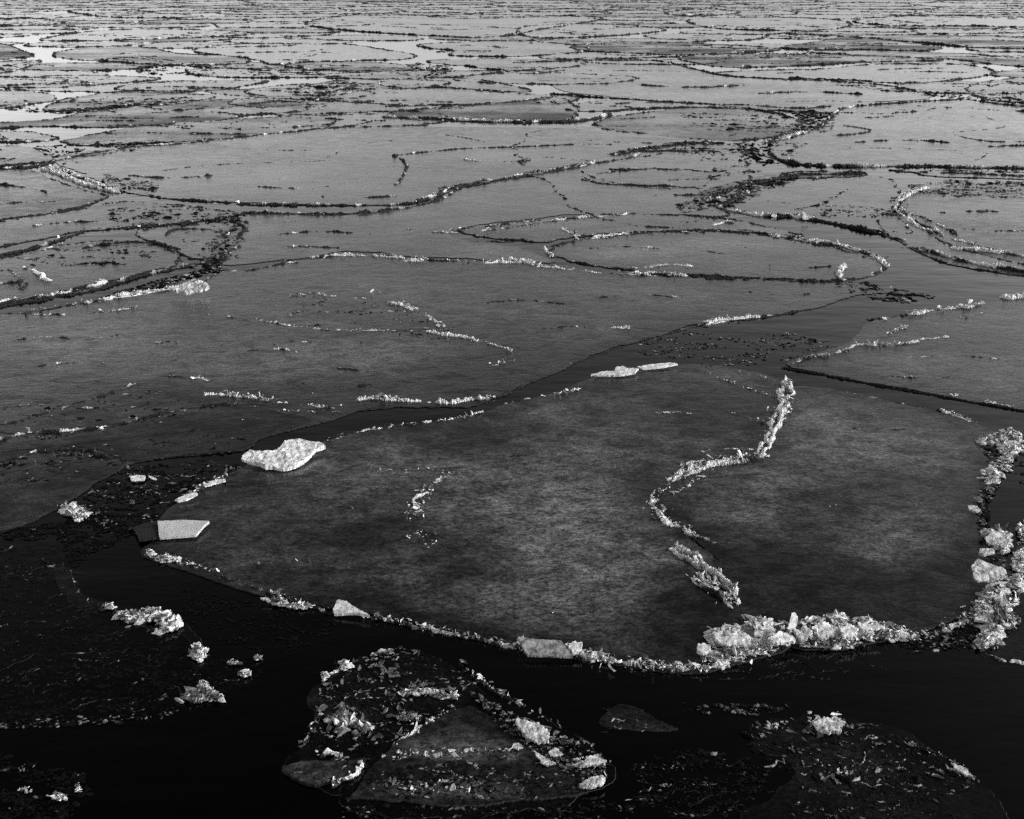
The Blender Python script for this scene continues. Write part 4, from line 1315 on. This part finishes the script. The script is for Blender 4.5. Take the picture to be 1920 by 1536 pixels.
patch('', "200,392 330,384 440,398 380,414 230,428 200,410", 150, 4.5, -.05, .2, key='N2', z=0)
patch('', "20,480 130,460 300,460 340,480 200,500 60,500", 130, 4.5, -.05, .2, key='N3', z=0)
patch('', "60,770 300,730 420,760 300,800 120,830 20,820", 320, 4.5, -.05, .22, key='C', z=0)
patch('', "0,860 150,848 240,870 150,900 0,920", 220, 4.5, -.1, .2, key='C', z=0)
patch('', "560,560 760,570 900,640 700,640 520,610", 160, 3.5, .1, .3, key='C', z=0)
patch('dark slush strewn in the grey water at the left, between the small floes', "200,376 430,402 450,430 420,500 330,490 300,430 180,440", 420, 4.5, -.1, .15)

wisps('S', "602,1290 650,1244 762,1218 850,1240 900,1282 850,1330 735,1400 600,1415 568,1400", 46, 55, .55)
wisps('S2', "850,1340 960,1380 1100,1440 1090,1490 700,1500 740,1410", 26, 60, .35)
wisps('T', "1400,1380 1440,1350 1570,1350 1690,1380 1800,1432 1830,1480 1700,1520 1500,1480 1480,1450", 40, 55, .5)
wisps('Y', "540,1446 680,1425 680,1455 600,1475", 5, 60, .5)
wisps('U', "1130,1350 1160,1325 1220,1350 1250,1368 1140,1364", 6, 50, .3)
wisps(None, "-40,1030 110,1030 200,1150 380,1240 480,1260 380,1310 200,1340 -40,1350", 110, 50, .02, 1.8, label='faint thin-ice fracture lines on the black water at the lower left')
wisps(None, "180,890 440,860 440,900 320,950 200,970 100,990", 40, 45, .15, 1.8, label='faint fracture lines in the slush left of the great floe')
wisps(None, "1200,1400 1400,1420 1460,1480 1380,1540 1180,1520", 40, 50, .1, 1.8, label='faint fracture lines on the black water, bottom, left of the strewn floe')
wisps(None, "1300,1225 1640,1222 1620,1250 1500,1290 1340,1270", 22, 60, -.02, 1.8, label='faint sunken ice lines under the long white heap')

# ------------------------------------------------------------------ heaps of broken ice
heap('ice_heap', 'long white heap of broken ice with upright spikes, near edge of the right-hand floe', [
    (1372, 1200, 42, 15, 300, 17, .09, .95), (1425, 1194, 38, 20, 340, 18, .15, .95), (1470, 1196, 34, 16, 240, 16, .11, .8),
    (1520, 1190, 36, 17, 280, 17, .14, .85), (1565, 1186, 40, 18, 320, 17, .17, .92), (1615, 1186, 40, 14, 260, 15, .12, .8), (1662, 1192, 40, 11, 200, 11, .07, .55),
    (1560, 1212, 55, 8, 120, 9, .04, .3), (1390, 1226, 60, 8, 160, 10, .04, .5), (1350, 1238, 40, 6, 90, 8, .03, .4)])
heap('ice_heap', 'white broken heap at the left end of the near water, on the almost black slush', [
    (245, 1160, 26, 8, 70, 12, .05, .35), (285, 1160, 32, 8, 90, 15, .07, .6), (316, 1174, 20, 12, 80, 15, .07, .5), (205, 1142, 14, 5, 24, 8, .03, .5)])
heap('ice_heap', 'small ring of white ice bits off the tip of the wide floe, at the left', [
    (136, 963, 20, 8, 50, 12, .04, .6), (130, 953, 20, 4, 24, 8, .03, .5), (155, 968, 14, 6, 60, 7, .03, .5), (150, 975, 12, 4, 30, 6, .02, .5)])
heap('ice_ball', 'round white lump of ice standing alone in the slush at the lower left', [(373, 1230, 13, 11, 160, 9, .09, .6)])
heap('ice_heap', 'dim triangular heap of glassy ice at the lower left', [
    (362, 1312, 24, 7, 50, 10, .04, .25), (385, 1302, 20, 9, 50, 10, .05, .08), (398, 1310, 18, 6, 30, 9, .03, .08), (380, 1288, 10, 5, 30, 6, .04, .6)])
heap('ice_heap', 'white heap at the upper right corner of the right-hand floe', [
    (1862, 829, 20, 7, 70, 13, .07, .6), (1890, 826, 22, 16, 110, 15, .10, .6), (1893, 848, 16, 9, 90, 11, .06, .8), (1845, 831, 14, 5, 50, 9, .04, .6)])
heap('ice_heap', 'scattered white heap on the right edge of the right-hand floe, below the corner heap', [
    (1875, 878, 20, 10, 50, 10, .04, .3), (1858, 893, 16, 8, 60, 12, .05, .6), (1862, 905, 12, 4, 50, 9, .04, .7), (1885, 865, 12, 6, 50, 8, .03, .5)])
heap('ice_heap', 'pale heap behind the large tilted slabs at the right', [
    (1866, 1010, 24, 12, 80, 16, .06, .5), (1880, 1030, 14, 10, 40, 12, .05, .5)])
heap('ice_heap', 'round white rubble where the right-hand floe meets its neighbour', [
    (1868, 1112, 13, 11, 60, 15, .07, .6), (1853, 1124, 13, 10, 60, 14, .07, .6), (1840, 1145, 18, 8, 90, 9, .05, .45), (1878, 1140, 12, 8, 70, 10, .05, .5)])
heap('ice_heap', 'white rubble at the right edge beyond the black gap', [
    (1912, 1060, 12, 22, 120, 11, .07, .7), (1905, 1100, 16, 12, 130, 10, .06, .6), (1915, 1000, 8, 10, 40, 9, .05, .6)])
heap('ice_heap', 'rounded white rubble on the tip of the floe cut by the right edge', [
    (1862, 1163, 12, 7, 40, 13, .05, .6), (1885, 1170, 22, 14, 80, 12, .06, .3), (1860, 1190, 13, 9, 60, 14, .07, .7), (1850, 1206, 14, 9, 60, 13, .06, .6)])
heap('ice_heap', 'small white lumps at the left corner of the great floe', [(312, 1052, 22, 5, 90, 7, .05, .5), (282, 1042, 8, 6, 30, 6, .05, .5)])
heap('ice_heap', 'tiny glassy net of ice bits in the lower left corner', [(110, 1500, 12, 6, 26, 7, .03, .25), (148, 1482, 5, 9, 12, 5, .03, .3), (48, 1486, 16, 5, 14, 5, .02, .3)])
heap('ice_heap', 'glassy rubble on the near edge of the great floe, left of the white triangle', [(523, 1132, 14, 6, 80, 8, .04, .3), (560, 1140, 26, 4, 80, 7, .02, .35)])
heap('ice_heap', 'white shards on the slushy lobe at the lower left', [(462, 1268, 14, 2, 20, 9, .03, .5), (438, 1246, 12, 4, 12, 8, .02, .2), (484, 1238, 7, 3, 10, 7, .02, .5)])
heap('ice_heap', 'broken white knot on the left shoulder of the soaked bottom floe', [(648, 1252, 8, 6, 40, 8, .05, .7), (609, 1272, 6, 6, 30, 7, .04, .6)])
heap('ice_heap', 'glassy plates heaped in the middle of the soaked bottom floe', [(645, 1352, 34, 8, 45, 14, .03, .25), (680, 1368, 16, 12, 26, 12, .02, .1), (640, 1372, 14, 8, 16, 10, .02, .2)])
heap('ice_heap', 'curled glassy rim around the top of the grey triangular plate', [(800, 1300, 28, 3, 36, 10, .02, .35), (770, 1303, 22, 4, 26, 9, .02, .2), (845, 1310, 14, 5, 24, 9, .02, .4), (770, 1350, 22, 10, 36, 9, .02, .25)])

# ------------------------------------------------------------------ single slabs
slab('ice_slab', 'large white snowy slab with a scooped back edge at the left tip of the great floe',
     "452,860 461,852 471,847 480,850 507,849 519,847 527,840 534,831 548,827 565,825 584,831 598,832 611,839 592,845 584,854 573,865 561,872 542,879 527,881 511,877 498,878 490,873 469,868", M_SNOWSLAB, .05, .05, -.12, .10, .014)
slab('ice_slab', 'smooth four-sided plate painted pale with sky reflection, at the left end of the great floe',
     "296,979 344,977 393,979 382,988 368,1005 340,1007 299,1010", M_PALESLAB, .03, 0, -.10, .07, .001, rag=.003)
slab('ice_slab', 'shadowed left part of the pale four-sided plate, shadow painted dark', "250,992 268,982 296,980 299,1010 262,1014", M_EDGE, .02, 0, 0, .04, .004)  # part of the plate in shadow; the shade is put into its colour
slab('ice_slab', 'white triangular slab sticking up on the near edge of the great floe', "634,1126 650,1130 674,1145 694,1156 663,1151 627,1153 625,1143", M_SNOWSLAB, .03, -.1, -.25, .06, .006, rag=.006)
slab('ice_slab', 'glassy tilted slab on the near edge of the great floe, bottom centre', "971,1196 1019,1201 1052,1203 1063,1217 1075,1233 1038,1232 989,1230 980,1215", M_CLEARSLAB, .02, 0, -.35, .08, .004, rag=.005)
slab('ice_slab', 'small square white slab right of the glassy tilted slab', "1066,1212 1075,1206 1090,1207 1091,1224 1075,1226", M_SNOWSLAB, .03, 0, -.4, .09, .006)
slab('ice_slab', 'white slab with a jagged left end in the long white heap', "1336,1187 1360,1186 1378,1184 1400,1190 1412,1198 1400,1212 1380,1216 1358,1211 1343,1200", M_SNOWSLAB, .03, 0, -.3, .09, .012, rag=.02)
slab('ice_spike', 'tall narrow ice spike standing behind the long white heap', "1474,1184 1480,1172 1484,1152 1491,1150 1496,1160 1493,1176 1484,1186", M_SNOWSLAB, .02, .2, -1.4, .16, .004, cat='ice spike', rag=.006)
slab('ice_spike', 'small pointed horn at the left of the long white heap', "1414,1192 1417,1174 1415,1164 1424,1168 1429,1178 1438,1170 1448,1178 1452,1192", M_SNOWSLAB, .02, .1, -1.3, .16, .004, cat='ice spike', rag=.006)
slab('ice_slab', 'broad rough slab in the middle of the long white heap', "1522,1176 1540,1166 1560,1170 1575,1180 1572,1192 1548,1197 1528,1190", M_SNOWSLAB, .03, 0, -.4, .13, .014, rag=.02)
slab('ice_slab', 'wedge-shaped white slab leaning right of the small horn in the long white heap', "1440,1196 1458,1184 1478,1190 1492,1200 1470,1208 1448,1206", M_SNOWSLAB, .03, .2, -.3, .13, .01, rag=.02)
slab('ice_slab', 'white slab tilted between the spike and the broad rough slab', "1490,1184 1508,1176 1524,1182 1520,1196 1500,1200", M_SNOWSLAB, .03, -.25, -.35, .12, .01, rag=.02)
slab('ice_slab', 'white slab right of the broad rough slab in the long heap', "1574,1178 1592,1172 1610,1180 1604,1194 1582,1196", M_SNOWSLAB, .03, .15, -.35, .14, .01, rag=.02)
slab('ice_slab', 'thin white slab jutting from the right part of the long white heap', "1610,1170 1640,1171 1656,1177 1630,1183 1612,1181", M_SNOWSLAB, .02, 0, -.3, .14, .006)
slab('ice_slab', 'small white block left of the long white heap', "1309,1213 1320,1210 1332,1214 1332,1225 1318,1229 1309,1222", M_SNOWSLAB, .04, 0, -.3, .06, .01)
slab('ice_slab', 'large grey-white slab with a straight lower edge near the right edge', "1822,1062 1832,1050 1850,1056 1868,1064 1884,1070 1890,1083 1852,1090 1828,1090", M_CRUMPLED, .03, 0, -.35, .12, .01, rag=.01)
slab('ice_slab', 'rounded slab on top of the pale heap at the right', "1848,1008 1866,998 1884,1001 1893,1014 1884,1030 1868,1024 1850,1018", M_CRUMPLED, .03, 0, -.3, .12, .01, rag=.01)
slab('ice_slab', 'thin plate lying between the two large slabs at the right', "1838,1031 1862,1030 1866,1037 1845,1043 1836,1040", M_CRUMPLED, .02, 0, -.2, .07, .006)
slab('ice_slab', 'small flat plate on the right part of the right-hand floe', "1815,948 1832,950 1841,959 1830,961 1817,956", M_CRUMPLED, .02, 0, -.2, .06, .005)
slab('ice_slab', 'little pale plate above the small flat one, right-hand floe', "1824,934 1836,931 1842,938 1830,938", M_GREYCHIP, .02, 0, -.2, .06, .005)
slab('ice_slab', 'layered white slab on the right flank of the soaked bottom floe', "966,1350 985,1352 1010,1358 1022,1368 1031,1375 1029,1389 1010,1395 996,1386 982,1378 973,1366", M_CRUMPLED, .03, 0, -.3, .08, .012, rag=.015)
slab('ice_slab', 'grey pointed plate below the layered white slab', "998,1407 1010,1413 1024,1423 1042,1431 1026,1438 1016,1431", M_CRUMPLED, .012, 0, -.1, .05, .003)
slab('ice_slab', 'small grey lens of ice right of the pointed plate', "1028,1411 1040,1404 1058,1414 1042,1418 1030,1417", M_CRUMPLED, .012, 0, -.1, .05, .003)
slab('ice_slab', 'small round grey plate on the triangular plate', "962,1397 968,1393 978,1396 980,1403 970,1406 963,1402", M_CRUMPLED, .012, 0, -.1, .05, .003)
slab('ice_slab', 'ragged white plate at the right tip of the soaked bottom floe', "1070,1435 1095,1429 1107,1419 1121,1415 1133,1427 1117,1435 1090,1438", M_CRUMPLED, .02, 0, -.2, .06, .006, rag=.01)
slab('ice_slab', 'crumbled white plate at the lower right of the soaked bottom floe', "1086,1471 1105,1461 1120,1457 1134,1461 1130,1472 1110,1479 1090,1478", M_CRUMPLED, .02, 0, -.2, .06, .01, rag=.012)
slab('ice_slab', 'layered white slab at the top of the strewn bottom right floe', "1524,1352 1548,1347 1566,1350 1582,1356 1576,1373 1550,1375 1533,1371", M_CRUMPLED, .03, 0, -.25, .07, .012, rag=.015)
slab('ice_slab', 'narrow white sliver at the right end of the strewn bottom right floe', "1782,1431 1795,1435 1808,1440 1828,1462 1810,1453 1792,1441", M_CRUMPLED, .015, 0, -.2, .05, .004)
slab('ice_slab', 'bright lens-shaped slab lying in the dark lead at the centre', "1108,704 1130,698 1152,697 1156,689 1168,688 1175,692 1198,692 1190,700 1161,705", M_SNOWSLAB, .03, 0, -.1, .07, .006, rag=.006)
slab('ice_slab', 'long thin white sliver pointing right from the lens-shaped slab', "1195,688 1225,684 1258,681 1272,684 1240,690 1205,693", M_CHIP, .02, 0, -.1, .06, .004, rag=.004)
slab('ice_slab', 'white crumpled slab on the back rim of the wide floe, left', "318,542 345,533 386,531 392,540 376,546 350,551 330,547", M_CRUMPLED, .04, 0, -.35, .14, .02, rag=.03)
slab('ice_slab', 'thin white plate in the slush at the far left end of the near lead', "243,894 258,891 272,893 270,901 246,902", M_CHIP, .012, 0, -.1, .04, .003)
slab('ice_slab', 'small sliver right of the thin white plate in the slush', "278,893 288,895 294,900 284,899", M_CHIP, .01, 0, -.1, .04, .002)
slab('ice_slab', 'long pale sliver on the left rim of the great floe', "380,910 398,902 422,898 424,902 405,907 385,913", M_CHIP, .015, 0, -.2, .07, .004)
slab('ice_slab', 'grey wedge of ice below the long pale sliver', "326,938 348,929 368,924 370,928 352,938 334,942", M_CHIP, .015, 0, -.2, .06, .004)
slab('ice_spike', 'small white spike on the near rim of the smooth upper right floe', "1504,410 1506,402 1504,398 1509,400 1514,406 1517,411", M_SNOWSLAB, .03, 0, -1.3, .16, .004, cat='ice spike')
slab('ice_slab', 'white shard on the near edge of the great floe, right of the left corner', "488,1122 500,1121 508,1127 498,1127", M_SNOWSLAB, .015, 0, -.2, .05, .003)
ORD = 'first second third fourth fifth sixth seventh eighth ninth tenth eleventh twelfth thirteenth fourteenth fifteenth sixteenth seventeenth eighteenth nineteenth twentieth'.split()
TENS = {20: 'twenty', 30: 'thirty', 40: 'forty', 50: 'fifty', 60: 'sixty', 70: 'seventy'}


TENS.update({80: 'eighty', 90: 'ninety', 100: 'hundred'})


def ordinal(i):
    if i < 20: return ORD[i]
    t, u = (i + 1) // 10 * 10, (i + 1) % 10
    return {20: 'twentieth', 30: 'thirtieth', 40: 'fortieth', 50: 'fiftieth', 60: 'sixtieth', 70: 'seventieth', 80: 'eightieth', 90: 'ninetieth'}[t] if u == 0 else TENS[t] + '-' + ORD[u - 1]


bands = {}
for k, v in FLOES.items():
    if k.startswith('out'):
        x_, y_ = to_px(v[1])
        bands.setdefault(max(0, int(y_ // 9)), []).append((x_, k))
for bi, kb in enumerate(sorted(bands)):
    for i, (x_, k) in enumerate(sorted(bands[kb])):
        o = FLOES[k][0]
        o['label'] = '%s distant floe, %s from the left in the %s row below the top edge' % ('dark' if o['tone'] < .6 else 'grey' if o['tone'] < .9 else 'pale', ordinal(i), ordinal(bi))
print('floes', len(FLOES), 'far', nfar, 'tris', sum(len(o.data.polygons) for o in bpy.data.objects if o.type == 'MESH'))
